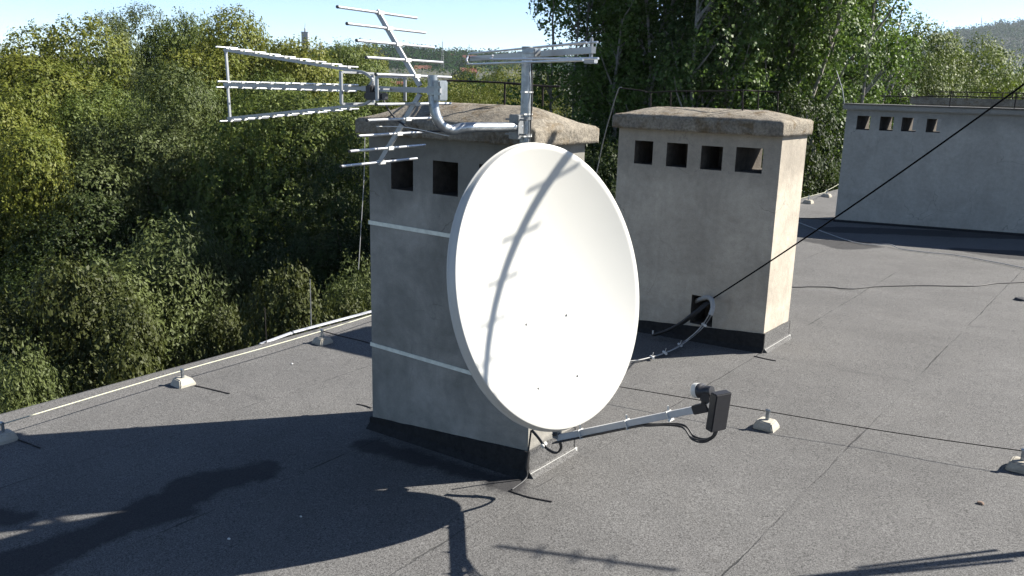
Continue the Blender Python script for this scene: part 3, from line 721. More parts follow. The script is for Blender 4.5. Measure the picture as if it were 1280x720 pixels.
# loose wires
rnd = random.Random(3)
def lay(name, pts, r, mat, label, jit=0):
    pts = [Vector(p)+Vector((rnd.uniform(-jit, jit), rnd.uniform(-jit, jit), 0)) for p in smooth_path(pts, 6)]
    mb = MB(); mb.tube(pts, r, 6); o = mb.build(name, mat); tag(o, label, 'wire'); return o
lay('loose_wire', [at(987, 359, h=.006), at(1030, 358.5, h=.006), at(1062, 361, h=.006), at(1100, 358, h=.006), at(1150, 357, h=.006), at(1215, 357.5, h=.006), at(1248, 354, h=.006), at(1300, 352, h=.006)], .0045, M['rubber'], 'thin black wire lying across the sunny roof before the long chimney', .006)
lay('loose_wire', [at(996, 277, h=.03), at(1019, 286, h=.02), at(1060, 300.5, h=.012), at(1088, 306, h=.012), at(1112, 305.5, h=.03), at(1126, 311, h=.012), at(1160, 315.5, h=.012), at(1195, 319, h=.012), at(1240, 327, h=.012), at(1290, 337, h=.012)], .005, M['greycable'], 'light grey cable snaking through the shade in front of the long chimney', .004)
lay('loose_wire', [at(990, 272.5, h=.03), at(1015, 273, h=.03), at(1046, 275.5, h=.03)], .006, M['rust'], 'short brownish wire left of the foot of the long chimney')
# thick black cable to the off-frame mast
pA = at(891, 373, v=5.56)
pB = at(1500, -58, v=5.25)
mb = MB(); n = 24; pts = []
for i in range(n+1):
    f = i/n; p = pA.lerp(pB, f); p.z -= .045*4*f*(1-f); pts.append(p)
mb.tube(pts, .0052, 8); o = mb.build('overhead_cable', M['tar']); tag(o, 'thick black cable rising diagonally from the middle chimney to the upper right', 'cable')
# roof drain, pebbles, scuffed felt flap
q = at(1277, 375, h=0); mb = MB(); mb.tube([q-UP*.01, q+UP*.012, q+UP*.018], [.055, .055, .04], 18); o = mb.build('roof_vent', M['rubber']); tag(o, 'small dark round drain cover on the roof near the right border', 'drain cover')
for (a, b2, s, lab) in ((1226, 630, .012, 'small brown pebble lying on the bare roof at lower right'), (365, 455, .007, 'tiny white stone chip on the roof left of the dish chimney'), (286, 674, .006, 'tiny white stone chip in the shadow at lower left'), (376, 646, .005, 'tiny pale stone chip in the shadow below the wet patch'), (903, 479, .012, 'small white crumb on the roof just above the feed housing')):
    if a == 903: continue
    q = at(a, b2, h=0); bm = bmesh.new(); bmesh.ops.create_icosphere(bm, subdivisions=2, radius=s)
    for v in bm.verts: v.co = Vector((v.co.x*1.3, v.co.y, v.co.z*.6))*(1+.25*noise.noise(v.co*120))
    me = bpy.data.meshes.new('pebble'); bm.to_mesh(me); bm.free(); me.materials.append(M['pebble'] if a == 1226 else M['white']); o = bpy.data.objects.new('pebble', me); o.location = q+UP*s*.4; COL.objects.link(o); tag(o, lab, 'pebble', 'pebbles on the roof')
# cracked felt laps near the chimney foot: thin raised dark bitumen lines
def crack(pts, w, lab):
    mb = MB(); pts = smooth_path(pts, 5)
    for a, b2 in zip(pts, pts[1:]): mb.bar(a, b2, w*rnd.uniform(.6, 1.2), .004)
    o = mb.build('bitumen_seam', M['flash']); tag(o, lab, 'seam'); return o
crack([at(636, 613, h=.003), at(660, 621, h=.003), at(690, 627, h=.003)], .007, 'short black open seam in the roofing felt right of the chimney foot')
crack([at(943, 445, h=.003), at(955, 448, h=.003), at(970, 451, h=.003)], .010, 'short black lap seam at the near foot of the cream chimney')
crack([at(244, 482, h=.003), at(262, 486, h=.003), at(287, 492, h=.003)], .010, 'short dark felt lap line beside the whitish left conductor block')
crack([at(18, 548, h=.003), at(35, 554, h=.003), at(50, 560, h=.003)], .007, 'short dark felt lap line beside the leftmost conductor block')
crack([at(446, 505, h=.003), at(456, 507, h=.003), at(464, 510, h=.003)], .008, 'short dark felt lap line at the left foot of the dish chimney')

# conductor railings on the chimney caps
def railing(name, posts, rail, label, r=.005, mat=None):
    o = empty(name, tuple(posts[0][0])); tag(o, label, 'railing')
    for a, b2 in posts: mb = MB(); mb.tube([a, b2], r, 7); mb.build('post', mat or M['rust'], o)
    for rr in rail: mb = MB(); mb.tube(smooth_path(rr, 5), r*.95, 7); mb.build('rail', mat or M['rust'], o)
    return o
def cp(px, py, v): return at(px, py, v=v)
railing('conductor_railing', [(cp(630.5, 136, 3.17), cp(631, 103.5, 3.17)), (cp(678, 133, 3.28), cp(678.5, 107, 3.28))],
        [[cp(553, 100.5, 3.0), cp(585, 101.5, 3.08), cp(631, 103.5, 3.17), cp(655, 105.5, 3.2)], [cp(632, 104, 3.17), cp(679, 107.5, 3.28), cp(700, 108, 3.3)]],
        'dark conductor rail on short posts above the cap of the dish chimney')
railing('conductor_railing', [(cp(813, 136, 5.9), cp(813.5, 114, 5.9)), (cp(838, 134, 5.9), cp(838.5, 114, 5.9)), (cp(928, 140, 5.75), cp(928.5, 112, 5.75)), (cp(947.5, 136, 5.95), cp(948, 113, 5.95)), (cp(972, 140, 5.9), cp(972.5, 114, 5.9))],
        [[cp(775, 110, 5.9), cp(800, 113, 5.9), cp(813, 115.5, 5.9), cp(838, 114, 5.9), cp(880, 114, 5.85), cp(928, 113, 5.8), cp(948, 114, 5.92), cp(975, 115, 5.9)]],
        'dark conductor rail on thin posts above the cap of the cream chimney')
lay('loose_wire', [cp(740, 240, 6.2), cp(748, 205, 6.2), cp(754, 176, 6.15), cp(763, 143, 6.05), cp(772.5, 112.5, 5.95), cp(777, 109.5, 5.9)], .004, M['steel'], 'thin grey wire bending up in the gap between the dish chimney and cream chimney')
zt3 = 1.64
P3 = []
for a in (1186.5, 1268, 1300): 
    f = at(a, 135, v=12.7); P3.append((Vector((f.x, 12.7, zt3-.01)), Vector((f.x, 12.7, zt3+.20))))
railing('conductor_railing', P3, [[at(1100, 119.5, v=12.7), at(1140, 121, v=12.7), at(1186, 120, v=12.7), at(1230, 121.5, v=12.7), at(1290, 122.5, v=12.7)]], 'dark conductor rail on posts above the long far chimney', .008)
P4 = []; zc4 = c4.location.z
for a in (1191, 1209, 1238, 1253, 1266, 1279, 1292):
    f = at(a, 122, v=20.8); P4.append((Vector((f.x, 20.8, at(1142, 121, v=20.5).z-.01)), at(a, 116.5, v=20.8)))
railing('conductor_railing', P4, [[at(1172, 115, v=20.8), at(1200, 115, v=20.8), at(1250, 116, v=20.8), at(1300, 116.8, v=20.8)]], 'fine railing with many posts on the farthest chimney top', .012)
# rod left of long chimney
mb = MB(); mb.tube([at(1056, 134, v=12.45), at(1053, 112, v=12.45), at(1045.5, 88, v=12.45)], [.007, .007, .005], 7); o = mb.build('lightning_rod', M['steel']); tag(o, 'leaning thin rod at the left end of the long far chimney', 'rod')

# ------------------------------------------------------------------ mast outside the frame on the right (casts the aerial shadows)
rm = empty('rooftop_mast', (.41, 4.33, roofz(.41, 4.33)))
tag(rm, 'steel antenna mast standing on the roof just outside the right border', 'mast')
mb = MB(); mb.tube([(.41, 4.33, 0), (.41, 4.33, 2.85)], .019, 14); mb.build('tube', M['zinc'], rm)
mb = MB(); mb.box((.41, 4.33, .05), (.4, .4, .12)); mb.build('base', M['block'], rm, .01)
def yagi(p0, p1, n, el, lab, z2=None, r=.006, bw=.016, f0=0.05, f1=.95):
    p0, p1 = Vector(p0), Vector(p1); o = empty('yagi_antenna', tuple(p0)); tag(o, lab, 'antenna', 'aerials on the mast outside the frame')
    mb = MB(); mb.bar(p0, p1, bw, bw); mb.build('boom', M['alu_white'], o)
    d = (p1-p0).normalized(); s = d.cross(UP).normalized()
    for k in range(n):
        q = p0.lerp(p1, f0+(f1-f0)*k/(n-1)); mb = MB(); mb.tube([q-s*el/2, q+s*el/2], r, 6); mb.build('element', M['alu'], o)
    return o
yagi((.38, 4.43, 2.70), (-1.15, 4.20, 2.70), 9, .19, 'long thin aerial high on the mast outside the right border', bw=.03, r=.0065)
yagi((.40, 4.53, 1.85), (-.235, 4.285, 1.85), 3, .10, 'short aerial at head height on the mast outside the right border', f0=.35, f1=.75)
mb = MB()
for dx_ in (-.045, .035): mb.tube([(.41+dx_*.75, 4.33-dx_*.66, .82), (.41+dx_*.5, 4.33-dx_*.45, 1.30+dx_)], .009, 7)
mb.bar((.47, 4.39, 1.12), (.37, 4.28, 1.12), .02, .03); mb.build('side_element', M['zinc'], rm)

# ------------------------------------------------------------------ trees
def leaves_mesh(name, clumps, n, size, rng, mat, droop=.0, aspect=1.7, twig=.35, flat=.0, per=9):
    """leaf quads grouped on short twigs spread over the shell of many clumps"""
    C = np.array([c[0] for c in clumps]); Rr = np.array([c[1] for c in clumps])
    wgt = (Rr[:, 0]*Rr[:, 1]+Rr[:, 1]*Rr[:, 2]+Rr[:, 0]*Rr[:, 2]); wgt = wgt/wgt.sum()
    nt_ = n//per
    ci = rng.choice(len(C), nt_, p=wgt)
    d = rng.normal(size=(nt_, 3)); d[:, 2] = d[:, 2]*.9+.25; d /= np.linalg.norm(d, axis=1)[:, None]
    rad = rng.uniform(.4, 1.0, nt_)**.35
    base = C[ci]+d*Rr[ci]*rad[:, None]
    td = d+rng.normal(size=(nt_, 3))*.5; td[:, 2] += .25-droop; td /= np.linalg.norm(td, axis=1)[:, None]
    tl = twig*rng.uniform(.5, 1.4, nt_)
    ti = np.repeat(np.arange(nt_), per); N = len(ti)
    f = np.tile(np.linspace(0.05, 1, per), nt_)
    pos = base[ti]+td[ti]*(tl[ti]*f)[:, None]+rng.normal(size=(N, 3))*size*.55
    ax = td[ti]*.6+rng.normal(size=(N, 3))*.8; ax[:, 2] -= droop; ax /= np.linalg.norm(ax, axis=1)[:, None]
    nn = d[ti]*1.7+rng.normal(size=(N, 3))*.75+np.array([0, 0, .35+flat]); nn /= np.linalg.norm(nn, axis=1)[:, None]
    ax = ax*.5+rng.normal(size=(N, 3))*.6; ax -= nn*(ax*nn).sum(1)[:, None]; ax /= np.linalg.norm(ax, axis=1)[:, None]+1e-9
    bx = np.cross(ax, nn); bx /= np.linalg.norm(bx, axis=1)[:, None]+1e-9
    s = size*rng.uniform(.45, 1.4, N)[:, None]
    p0 = pos-ax*s*.5; p2 = pos+ax*s*.5; w = s/aspect*.5; nm = np.cross(ax, bx)
    p1 = pos-bx*w-ax*s*.06+nm*s*.10; p3 = pos+bx*w-ax*s*.06+nm*s*.10
    V = np.stack([p0, p1, p2, p3], 1).reshape(-1, 3).astype(np.float32)
    me = bpy.data.meshes.new(name); me.vertices.add(N*4); me.vertices.foreach_set('co', V.ravel())
    me.loops.add(N*4); me.loops.foreach_set('vertex_index', np.arange(N*4, dtype=np.int32))
    me.polygons.add(N); me.polygons.foreach_set('loop_start', np.arange(0, N*4, 4, dtype=np.int32))
    try: me.polygons.foreach_set('loop_total', np.full(N, 4, dtype=np.int32))
    except Exception: pass
    me.materials.append(mat); me.update(calc_edges=True); me.validate()
    return me
def branch(mb, p, q, r0, r1, rng, n=5, wob=.12):
    p, q = Vector(p), Vector(q); L_ = (q-p).length; pts = []; rs = []
    for i in range(n+1):
        f = i/n; o = Vector(rng.normal(size=3)*wob*L_*.25*math.sin(math.pi*f)); pts.append(p.lerp(q, f)+o); rs.append(r0+(r1-r0)*f)
    mb.tube(pts, rs, 6, cap=False)
def round_tree(kind, seed, H, Wd, nl, size, ncl=46, crown0=.28, bark='bark', trunks=1, flatness=1.0, sprig=.35, droop=0, lumps=.27, rlo=.55, rhi=.86, core=.74, aspect=1.7, label='', nm='broadleaf_tree'):
    rng = np.random.default_rng(seed); o = empty(nm)
    cz = H*(crown0+1)/2; rz = H*(1-crown0)/2; rx = Wd/2
    cl = []
    for k in range(ncl):
        d = rng.normal(size=3); d[2] = d[2]*.9+.15; d /= np.linalg.norm(d)
        rr = rng.uniform(rlo, rhi) if k > ncl*.2 else rng.uniform(.1, .5)
        c = np.array([d[0]*rx*rr, d[1]*rx*rr, cz+d[2]*rz*rr]); 
        s = rng.uniform(.6, 1.4)*lumps
        cl.append((c, np.array([rx*s, rx*s, rz*s*.85])))
    cl.append((np.array([0, 0, cz]), np.array([rx*core, rx*core, rz*(core+.04)])))
    me = leaves_mesh('crown', cl, nl, size, rng, LM[kind], droop, aspect, sprig)
    co = np.empty(len(me.vertices)*3, dtype=np.float32); me.vertices.foreach_get('co', co); TOPS[o.name] = float(np.percentile(co[2::3], 99.6))
    cr = bpy.data.objects.new('crown', me); COL.objects.link(cr); cr.parent = o; KIDS.setdefault(o.name, []).append(cr)
    mb = MB()
    for tnk in range(trunks):
        bx, by = (rng.uniform(-.1, .1)*rx, rng.uniform(-.1, .1)*rx) if trunks > 1 else (0, 0)
        topp = Vector((rng.uniform(-.2, .2)*rx, rng.uniform(-.2, .2)*rx, H*.86)); bp = Vector((bx, by, -1))
        branch(mb, bp, topp, H*.022/math.sqrt(trunks), .03, rng, 8, .1)
        for c, s in cl[tnk::trunks]:
            f = max(.15, min(.8, (c[2]-rz*.45)/H)); st = bp.lerp(topp, f); branch(mb, st, c, H*.007, .012, rng, 4, .18)
    tr = mb.build('trunk', M[bark], o)
    return o
protos = {}; TOPS = {}; TOPK = {}
def place(o, px, D, topy=None, label='', rz=0.0, sc=1.0, group=None, topz=None, cat='tree', H=None, wsc=None):
    """set a tree on the ground so that its top reaches the given picture height"""
    if topy is not None and topy < 125: topy += 7
    p = at(px, topy, D=D) if topy is not None else Vector((0, 0, topz))
    g_ = polar(px, D, 0); gz = terrain(g_.x, g_.y); s = (p.z-gz)/H
    o.location = (g_.x, g_.y, gz); o.rotation_euler = (0, 0, rz); o.scale = ((wsc or s)*sc, (wsc or s)*sc, s); tag(o, label, cat, group)
    return o
GR = 'trees behind the roof edge'
def mk(key, **k):
    protos[key] = (k, None)
K = {}
def tree(key, px, D, topy, label, rz=0.0, width=None, group=GR, cat='tree'):
    k = K[key]
    if key not in protos:
        o = round_tree(**k); protos[key] = o; TOPK[key] = TOPS[o.name]
    else: o = copy_tree(protos[key])
    s = None
    place(o, px, D, topy, label, rz, 1.0, group, None, cat, TOPK[key], (width/k['Wd'] if width else None)); return o
K['yellow'] = dict(kind='yellow', seed=11, H=17, Wd=11, nl=230000, size=0.13, ncl=64, crown0=0.3, sprig=0.24, lumps=0.27)
K['silver'] = dict(kind='silver', seed=12, H=17, Wd=10, nl=210000, size=0.13, ncl=60, crown0=0.3, sprig=0.38, aspect=2.2, lumps=0.26)
K['green'] = dict(kind='green', seed=13, H=16, Wd=11, nl=230000, size=0.12, ncl=64, crown0=0.22, sprig=0.22, lumps=0.27)
K['dark'] = dict(kind='dark', seed=14, H=14, Wd=10, nl=200000, size=0.105, ncl=64, crown0=.08, sprig=0.2, lumps=0.26)
K['shrub'] = dict(rlo=.66, rhi=.80, core=.82, kind='shrub', seed=15, H=9, Wd=7, nl=150000, size=0.095, ncl=46, crown0=.05, sprig=0.15, trunks=3, lumps=0.24, nm='tall_shrub')
K['sprigs'] = dict(rlo=.66, rhi=.80, core=.82, kind='silver', seed=16, H=9, Wd=7, nl=130000, size=0.1, ncl=40, crown0=.05, sprig=0.28, trunks=3, aspect=2.4, lumps=0.24, nm='tall_shrub')
K['olive'] = dict(kind='olive', seed=17, H=17, Wd=13, nl=220000, size=0.135, ncl=64, crown0=.15, sprig=0.28, lumps=0.27)
K['reed'] = dict(kind='yellow', seed=18, H=15, Wd=11, nl=150000, size=0.12, ncl=54, crown0=.2, sprig=0.5, aspect=2.8, lumps=0.26)
K['far'] = dict(kind='far', seed=19, H=14, Wd=13, nl=9000, size=.5, ncl=34, crown0=.05, sprig=.9, lumps=.27)

tree('yellow', 40, 37, 31, 'yellowish green leafy tree, leftmost on the skyline', .3, 11)
tree('silver', 150, 42, 27, 'dull green tree top just right of the leftmost yellow tree on the skyline', 1.0, 8)
tree('silver', 192, 46, 16, 'tallest silvery willow top on the left skyline', 2.2, 9)
tree('green', 245, 46, 24, 'green tree top between the tall willow and the yellow tree on the skyline', 2.0, 8)
tree('yellow', 310, 40, 19, 'broad yellow green tree on the skyline above the television antenna tip', 2.0, 10)
tree('green', 398, 50, 54, 'yellow green tree on the skyline below the distant tower', 4.0, 10)
tree('yellow', 440, 56, 60, 'low yellow green tree just left of the reflector rods', .9, 8)
tree('silver', 205, 31, 93, 'pale willow in front of the skyline trees, a quarter from the left', 3.6, 8.5)
tree('green', 110, 33, 110, 'mid green tree in front of the leftmost yellow tree', 5.0, 8)
tree('yellow', 5, 29, 130, 'yellow green tree cut by the left border at mid height', 1.7, 7)
tree('green', 395, 30, 118, 'dense green tree behind the television antenna booms', 1.4, 9.5)
tree('dark', 345, 27, 200, 'dark green tree below the television antenna tip', .6, 8)
tree('dark', 432, 24, 225, 'dark green tree touching the left side of the dish chimney', 2.6, 7)
tree('green', 300, 35, 95, 'green tree just behind and below the antenna tip', 3.0, 8)
tree('dark', 125, 27, 262, 'dark shaded tree in the middle of the left wood', 3.9, 9)
tree('dark', 245, 27, 290, 'dark shaded tree left of the antenna tip and low down', 5.2, 8)
tree('dark', 20, 26, 290, 'dark shaded tree low at the left border', 1.1, 8)
tree('sprigs', 182, 20, 292, 'large rounded grey green bush in the lower left wood above the whitish block', .5, 6.8, cat='shrub')
tree('shrub', 30, 17, 345, 'large yellowish rounded bush at the left border above the roof edge', .2, 5.8, cat='shrub')
tree('shrub', 118, 15.5, 408, 'olive bush directly above the roof edge at far left', 2.0, 4.6, cat='shrub')
tree('sprigs', 5, 14.5, 455, 'low bush nearest the roof edge at the left border', 4.0, 3.6, cat='shrub')
tree('shrub', 375, 16.5, 362, 'green bush behind the thin upright rod at the roof edge', 3.1, 4.4, cat='shrub')
tree('shrub', 288, 21, 330, 'small bush in the dark gap left of the thin upright rod', 4.4, 3.6, cat='shrub')
tree('sprigs', 452, 18, 345, 'bush low against the left side of the dish chimney', 4.6, 4.2, cat='shrub')
tree('shrub', 235, 17, 405, 'small bush just above the roof edge between the whitish and shaded blocks', 1.5, 4.0, cat='shrub')

# centre gap
tree('reed', 600, 44, 84, 'bright yellow green willow seen just left of the mast head', .4, 9)
tree('reed', 655, 40, 92, 'bright yellow green willow right behind the mast', 1.9, 7.5)
tree('reed', 555, 48, 96, 'yellow green willow top behind the bent steel arm', 3.0, 8)
tree('dark', 700, 60, 92, 'small dark tree top between the mast and the poplars', 3.0, 8)
# right
tree('olive', 1165, 46, 33, 'broad olive green tree right of the poplars', .7, 11)
tree('olive', 1215, 50, 58, 'rounded olive green tree sloping down to the right', 2.9, 11)
tree('olive', 1265, 52, 92, 'low olive green tree at the right border below the hill', 4.2, 10)
tree('green', 1130, 36, 80, 'green tree peeping out at the foot of the poplars on the right', 2.2, 7)

# poplars
def poplar(seed, H, Wd, nl, size):
    rng = np.random.default_rng(seed); o = empty('poplar_tree'); cl = []; mb = MB(); stems = rng.integers(3, 5)
    for s in range(stems):
        an = rng.uniform(0, 6.28); br = Wd*.14*rng.uniform(.3, 1); bp = Vector((br*math.cos(an), br*math.sin(an), -1))
        tp = Vector((br*2.0*math.cos(an), br*2.0*math.sin(an), H*rng.uniform(.8, .98))); branch(mb, bp, tp, .13, .025, rng, 10, .05)
        for k in range(30):
            f = rng.uniform(.16, 1.0); b0 = bp.lerp(tp, f); a2 = rng.uniform(0, 6.28); l = Wd*.34*(1.1-.5*f)*rng.uniform(.5, 1.1)
            e = b0+Vector((math.cos(a2)*l, math.sin(a2)*l, l*rng.uniform(.9, 1.8))); branch(mb, b0, e, .035, .01, rng, 3, .1)
            cl.append((np.array(b0.lerp(e, .75)), np.array([.42, .42, .75])*rng.uniform(.6, 1.25)))
            cl.append((np.array(e), np.array([.3, .3, .5])*rng.uniform(.6, 1.25)))
    me = leaves_mesh('crown', cl, nl, size, rng, LM['poplar'], .25, 1.15, .3, per=7)
    cr = bpy.data.objects.new('crown', me); COL.objects.link(cr); cr.parent = o; KIDS.setdefault(o.name, []).append(cr)
    mb.build('trunk', M['barkpale'], o); return o
pp_ = [poplar(31, 24, 4.6, 74000, .086), poplar(32, 24, 4.6, 74000, .086), poplar(33, 24, 5.0, 74000, .086)]
used = set()
spec = [(728, 24, 0, 'leftmost poplar with sky to its left, behind the mast head', 21), (775, 26, 1, 'poplar behind the gap between the two near chimneys', 22.5), (815, 23, 2, 'poplar behind the left end of the cream chimney cap', 25),
        (868, 25, 0, 'poplar behind the middle of the cream chimney cap', 26), (915, 23.5, 1, 'poplar behind the right part of the cream chimney cap', 26), (962, 25.5, 2, 'dense poplar behind the right corner of the cream chimney', 26),
        (1010, 24, 0, 'poplar standing in the gap between cream and long chimneys', 27), (1052, 25.5, 1, 'bright sunlit poplar above the left end of the long chimney', 27), (1092, 27, 2, 'rightmost poplar with glossy sunlit leaves', 23),
        (890, 30, 2, 'poplar in the second row behind the cream chimney', 26), (990, 31, 1, 'poplar in the second row left of the long chimney', 26), (750, 31, 2, 'poplar in the second row near the mast head', 22)]
for i, (px_, D_, k, lab, h_) in enumerate(spec):
    if k in used: o = copy_tree(pp_[k])
    else: o = pp_[k]; used.add(k)
    g_ = polar(px_, D_, GZ); o.location = g_; o.rotation_euler = (0, 0, i*1.3); o.scale = (1.0, 1.0, h_/24.0); tag(o, lab, 'tree', 'poplars behind the chimneys')
# undergrowth that closes the gaps at the poplars' feet
for i, (px_, D_, ty, lab) in enumerate(((720, 22, 175, 'dark bush at the foot of the leftmost poplar'), (755, 20, 215, 'dark bush seen low between the two near chimneys'), (1020, 21, 150, 'dark bush at the poplar feet left of the long chimney'), (850, 27, 120, 'dark undergrowth behind the cream chimney'), (940, 28, 110, 'dark undergrowth behind the right end of the cream chimney'), (1090, 30, 100, 'leafy undergrowth behind the long chimney'))):
    tree('dark', px_, D_, ty, lab, i*1.1, 6.5, 'bushes under the poplars')

# conifer top on the left skyline
rng = np.random.default_rng(5); o = empty('conifer_tree'); cl = []
for k in range(40):
    f = rng.uniform(0, 1); a = rng.uniform(0, 6.28); r0 = (1-f)*2.3+.15; cl.append((np.array([math.cos(a)*r0*.7, math.sin(a)*r0*.7, 6+f*12]), np.array([.7, .7, .6])))
me = leaves_mesh('crown', cl, 15000, .28, rng, LM['conifer'], .1, 3, .3); cr = bpy.data.objects.new('crown', me); COL.objects.link(cr); cr.parent = o; KIDS[o.name] = [cr]
mb = MB(); branch(mb, (0, 0, -1), (0, 0, 18), .3, .05, rng, 6, .02); mb.build('trunk', M['bark'], o)
place(o, 152, 62, 23, 'dark conifer tip poking above the left skyline', 0, 1, None, None, 'tree', 18.2, .75)

# far trees of the valley: individuals
rng = np.random.default_rng(77)
farspec = []
for i in range(46):
    px_ = 430+ i*6.6+rng.uniform(-3, 3); D_ = rng.uniform(130, 420); ty = 108-rng.uniform(-6, 12)-(16 if D_ > 300 else 4)
    if px_ > 690: continue
    farspec.append((px_, D_, ty))
def where(px_):
    for a, n_ in ((470, 'above the boom of the television antenna'), (510, 'behind the lower reflector rods'), (545, 'left of the bent steel arm'), (600, 'just right of the bent steel arm'), (650, 'left of the mast head'), (2000, 'right of the mast head')):
        if px_ < a: return n_
k_ = 0
proto_far = None
for px_, D_, ty in sorted(farspec, key=lambda s: s[1]):
    g_ = polar(px_, D_, 0); gz = terrain(g_.x, g_.y); h_ = max(8, min(26, at(px_, ty, D=D_).z-gz))
    if proto_far is None: o = round_tree(**{**K['far']}); proto_far = o; 
    else: o = copy_tree(proto_far)
    o.location = (g_.x, g_.y, gz); o.scale = (1.0, 1.0, h_/14); o.rotation_euler = (0, 0, rng.uniform(0, 6.28)); tag(o, 'distant valley tree '+where(px_), 'tree', 'distant valley trees '+where(px_))
for px_, D_, ty, lab in ((1225, 180, 88, 'distant dark tree below the hill, left of the hillside houses'), (1262, 150, 96, 'distant dark tree below the hillside houses'), (1283, 120, 66, 'dark distant tree at the right border under the hill')):
    g_ = polar(px_, D_, 0); gz = terrain(g_.x, g_.y); h_ = at(px_, ty, D=D_).z-gz
    o = copy_tree(proto_far); o.location = (g_.x, g_.y, gz); o.scale = (1.0, 1.0, h_/14); o.rotation_euler = (0, 0, px_); tag(o, lab, 'tree', 'trees below the hill')

# ------------------------------------------------------------------ hill on the right with wood on it, and town ridge
def hill(name, prof, D0, depth, mat, back=1.6):
    """prof: list of (px, crest y) ; a real ridge rising from D0 to D0+depth"""
    mb = MB(); vs = []; fs = []; n = 110; m_ = 34
    xs_ = [p[0] for p in prof]
    for j in range(m_+1):
        f = j/m_; D = D0+depth*f*back
        for i in range(n+1):
            px_ = xs_[0]+(xs_[-1]-xs_[0])*i/n
            for (a, ya), (b2, yb) in zip(prof, prof[1:]):
                if a <= px_ <= b2: yy = ya+(yb-ya)*(px_-a)/(b2-a); break
            Dc = D0+depth; p = at(px_, yy, D=Dc); g_ = polar(px_, D, 0)
            ff = min(1, f*back); s = ff*ff*(3-2*ff) if f*back <= 1 else 1-(f*back-1)*.6
            z = (GZ-2) + (p.z-(GZ-2))*s + 5*noise.noise(Vector((g_.x*.012, g_.y*.012, 1)))*s
            vs.append((g_.x, g_.y, z))
    for j in range(m_):
        for i in range(n): a = j*(n+1)+i; fs.append((a, a+1, a+n+2, a+n+1))
    mb.add(vs, fs, True); o = mb.build(name, mat); tag(o, kind='structure'); return o, vs, n, m_
mh, t, b, _ = nt('hill_ground'); g = G(t); co = g.co()
g.put(b.inputs['Base Color'], g.mix(g.ramp(g.noise(co, .02, 4, .6), .4, .6), rgb(.02, .028, .012), rgb(.03, .036, .016))); b.inputs['Roughness'].default_value = 1
hr, hv, hn, hm = hill('hill', [(1090, 66), (1150, 56), (1185, 47), (1215, 42), (1250, 38), (1290, 36), (1400, 34), (1600, 50), (1800, 80)], 800, 700, mh)
ht, tv, tn, tm = hill('town_ridge', [(200, 92), (340, 84), (440, 74), (475, 69), (520, 73), (570, 77), (640, 80), (760, 86), (900, 90), (1120, 96)], 520, 380, mh)
def wood_on(name, verts, n, m_, cnt, size, blob, seed, j0, j1, keep=lambda px_, f: True, dens=26):
    rng = np.random.default_rng(seed); cl = []
    V_ = np.array(verts)
    for _ in range(cnt):
        i = rng.integers(0, n); j = rng.integers(j0, j1); 
        a = V_[j*(n+1)+i]; b2 = V_[(j+1)*(n+1)+i+1]; p = a+(b2-a)*rng.uniform(0, 1, 3); s = blob*rng.uniform(.6, 1.35)
        cl.append((np.array([p[0], p[1], p[2]+s*.5]), np.array([s, s, s*.95])))
    me = leaves_mesh(name, cl, cnt*dens, size, rng, LM['far'], 0, 1.3, size*1.5, per=3); o = bpy.data.objects.new(name, me); COL.objects.link(o); return o
tag(wood_on('hill_wood', hv, hn, hm, 5200, 2.6, 6.5, 3, 2, 24, dens=48), 'continuous wood covering the far hill at the right', 'wood', kind='stuff')
tag(wood_on('ridge_wood', tv, tn, tm, 6500, 2.2, 6.0, 4, 0, 24, dens=48), 'far wooded ridge of the town behind the antennas', 'wood', kind='stuff')

# houses
def house(px_, D_, ybase, w, d, hw, hr_, roofm, wallm, label, rz=0.0, group='houses of the distant town', nwin=3):
    p = at(px_, ybase, D=D_); o = empty('house', (p.x, p.y, p.z), YAW+rz); tag(o, label, 'house', group)
    def P(m_): return m_
    b0 = p.copy()
    # built around origin then moved: parts are in local coordinates
    def build(mb, name, mat, par=o):
        me = bpy.data.meshes.new(name); me.from_pydata(mb.v, [], mb.f); me.materials.append(mat); q = bpy.data.objects.new(name, me); COL.objects.link(q); q.parent = par; KIDS.setdefault(par.name, []).append(q); return q
    mb = MB(); mb.box((0, 0, hw/2-6), (w, d, hw+12)); mb.add([(-w/2, -d/2, hw), (-w/2, d/2, hw), (-w/2, 0, hw+hr_)], [(0, 1, 2)]); mb.add([(w/2, -d/2, hw), (w/2, d/2, hw), (w/2, 0, hw+hr_)], [(0, 1, 2)]); build(mb, 'wall', wallm)
    mb = MB(); e = .5
    for sg in (-1, 1):
        mb.add([(-w/2-e, sg*(d/2+e), hw-.35), (w/2+e, sg*(d/2+e), hw-.35), (w/2+e, 0, hw+hr_+.15), (-w/2-e, 0, hw+hr_+.15), (-w/2-e, sg*(d/2+e), hw-.05), (w/2+e, sg*(d/2+e), hw-.05), (w/2+e, 0, hw+hr_+.45), (-w/2-e, 0, hw+hr_+.45)], [(0,1,2,3),(4,5,6,7),(0,1,5,4),(1,2,6,5),(0,3,7,4)])
    rf = build(mb, 'roof', roofm)
    mb = MB(); mb.box((w*.2, .6, hw+hr_+.4), (.7, .7, 1.8)); build(mb, 'chimney', M['pink'], rf)
    for k in range(nwin):
        mb = MB(); mb.box((-w/2+w*(k+.5)/nwin, -d/2-.02, hw*.55), (1.1, .06, 1.4)); build(mb, 'window', M['pane'])
    return o
house(529, 720, 93, 13, 9, 3.0, 3.6, M['orange'], M['house'], 'house with orange roof seen between reflector rods and the bent arm')
house(502, 820, 82, 9, 8, 3.6, 2.4, M['red'], M['pink'], 'pinkish house in the distance behind the reflector rods', .3)
house(559, 860, 76, 12, 9, 3, 3.6, M['red'], M['house'], 'red roofed house on the far ridge right of the reflector rods', -.2)
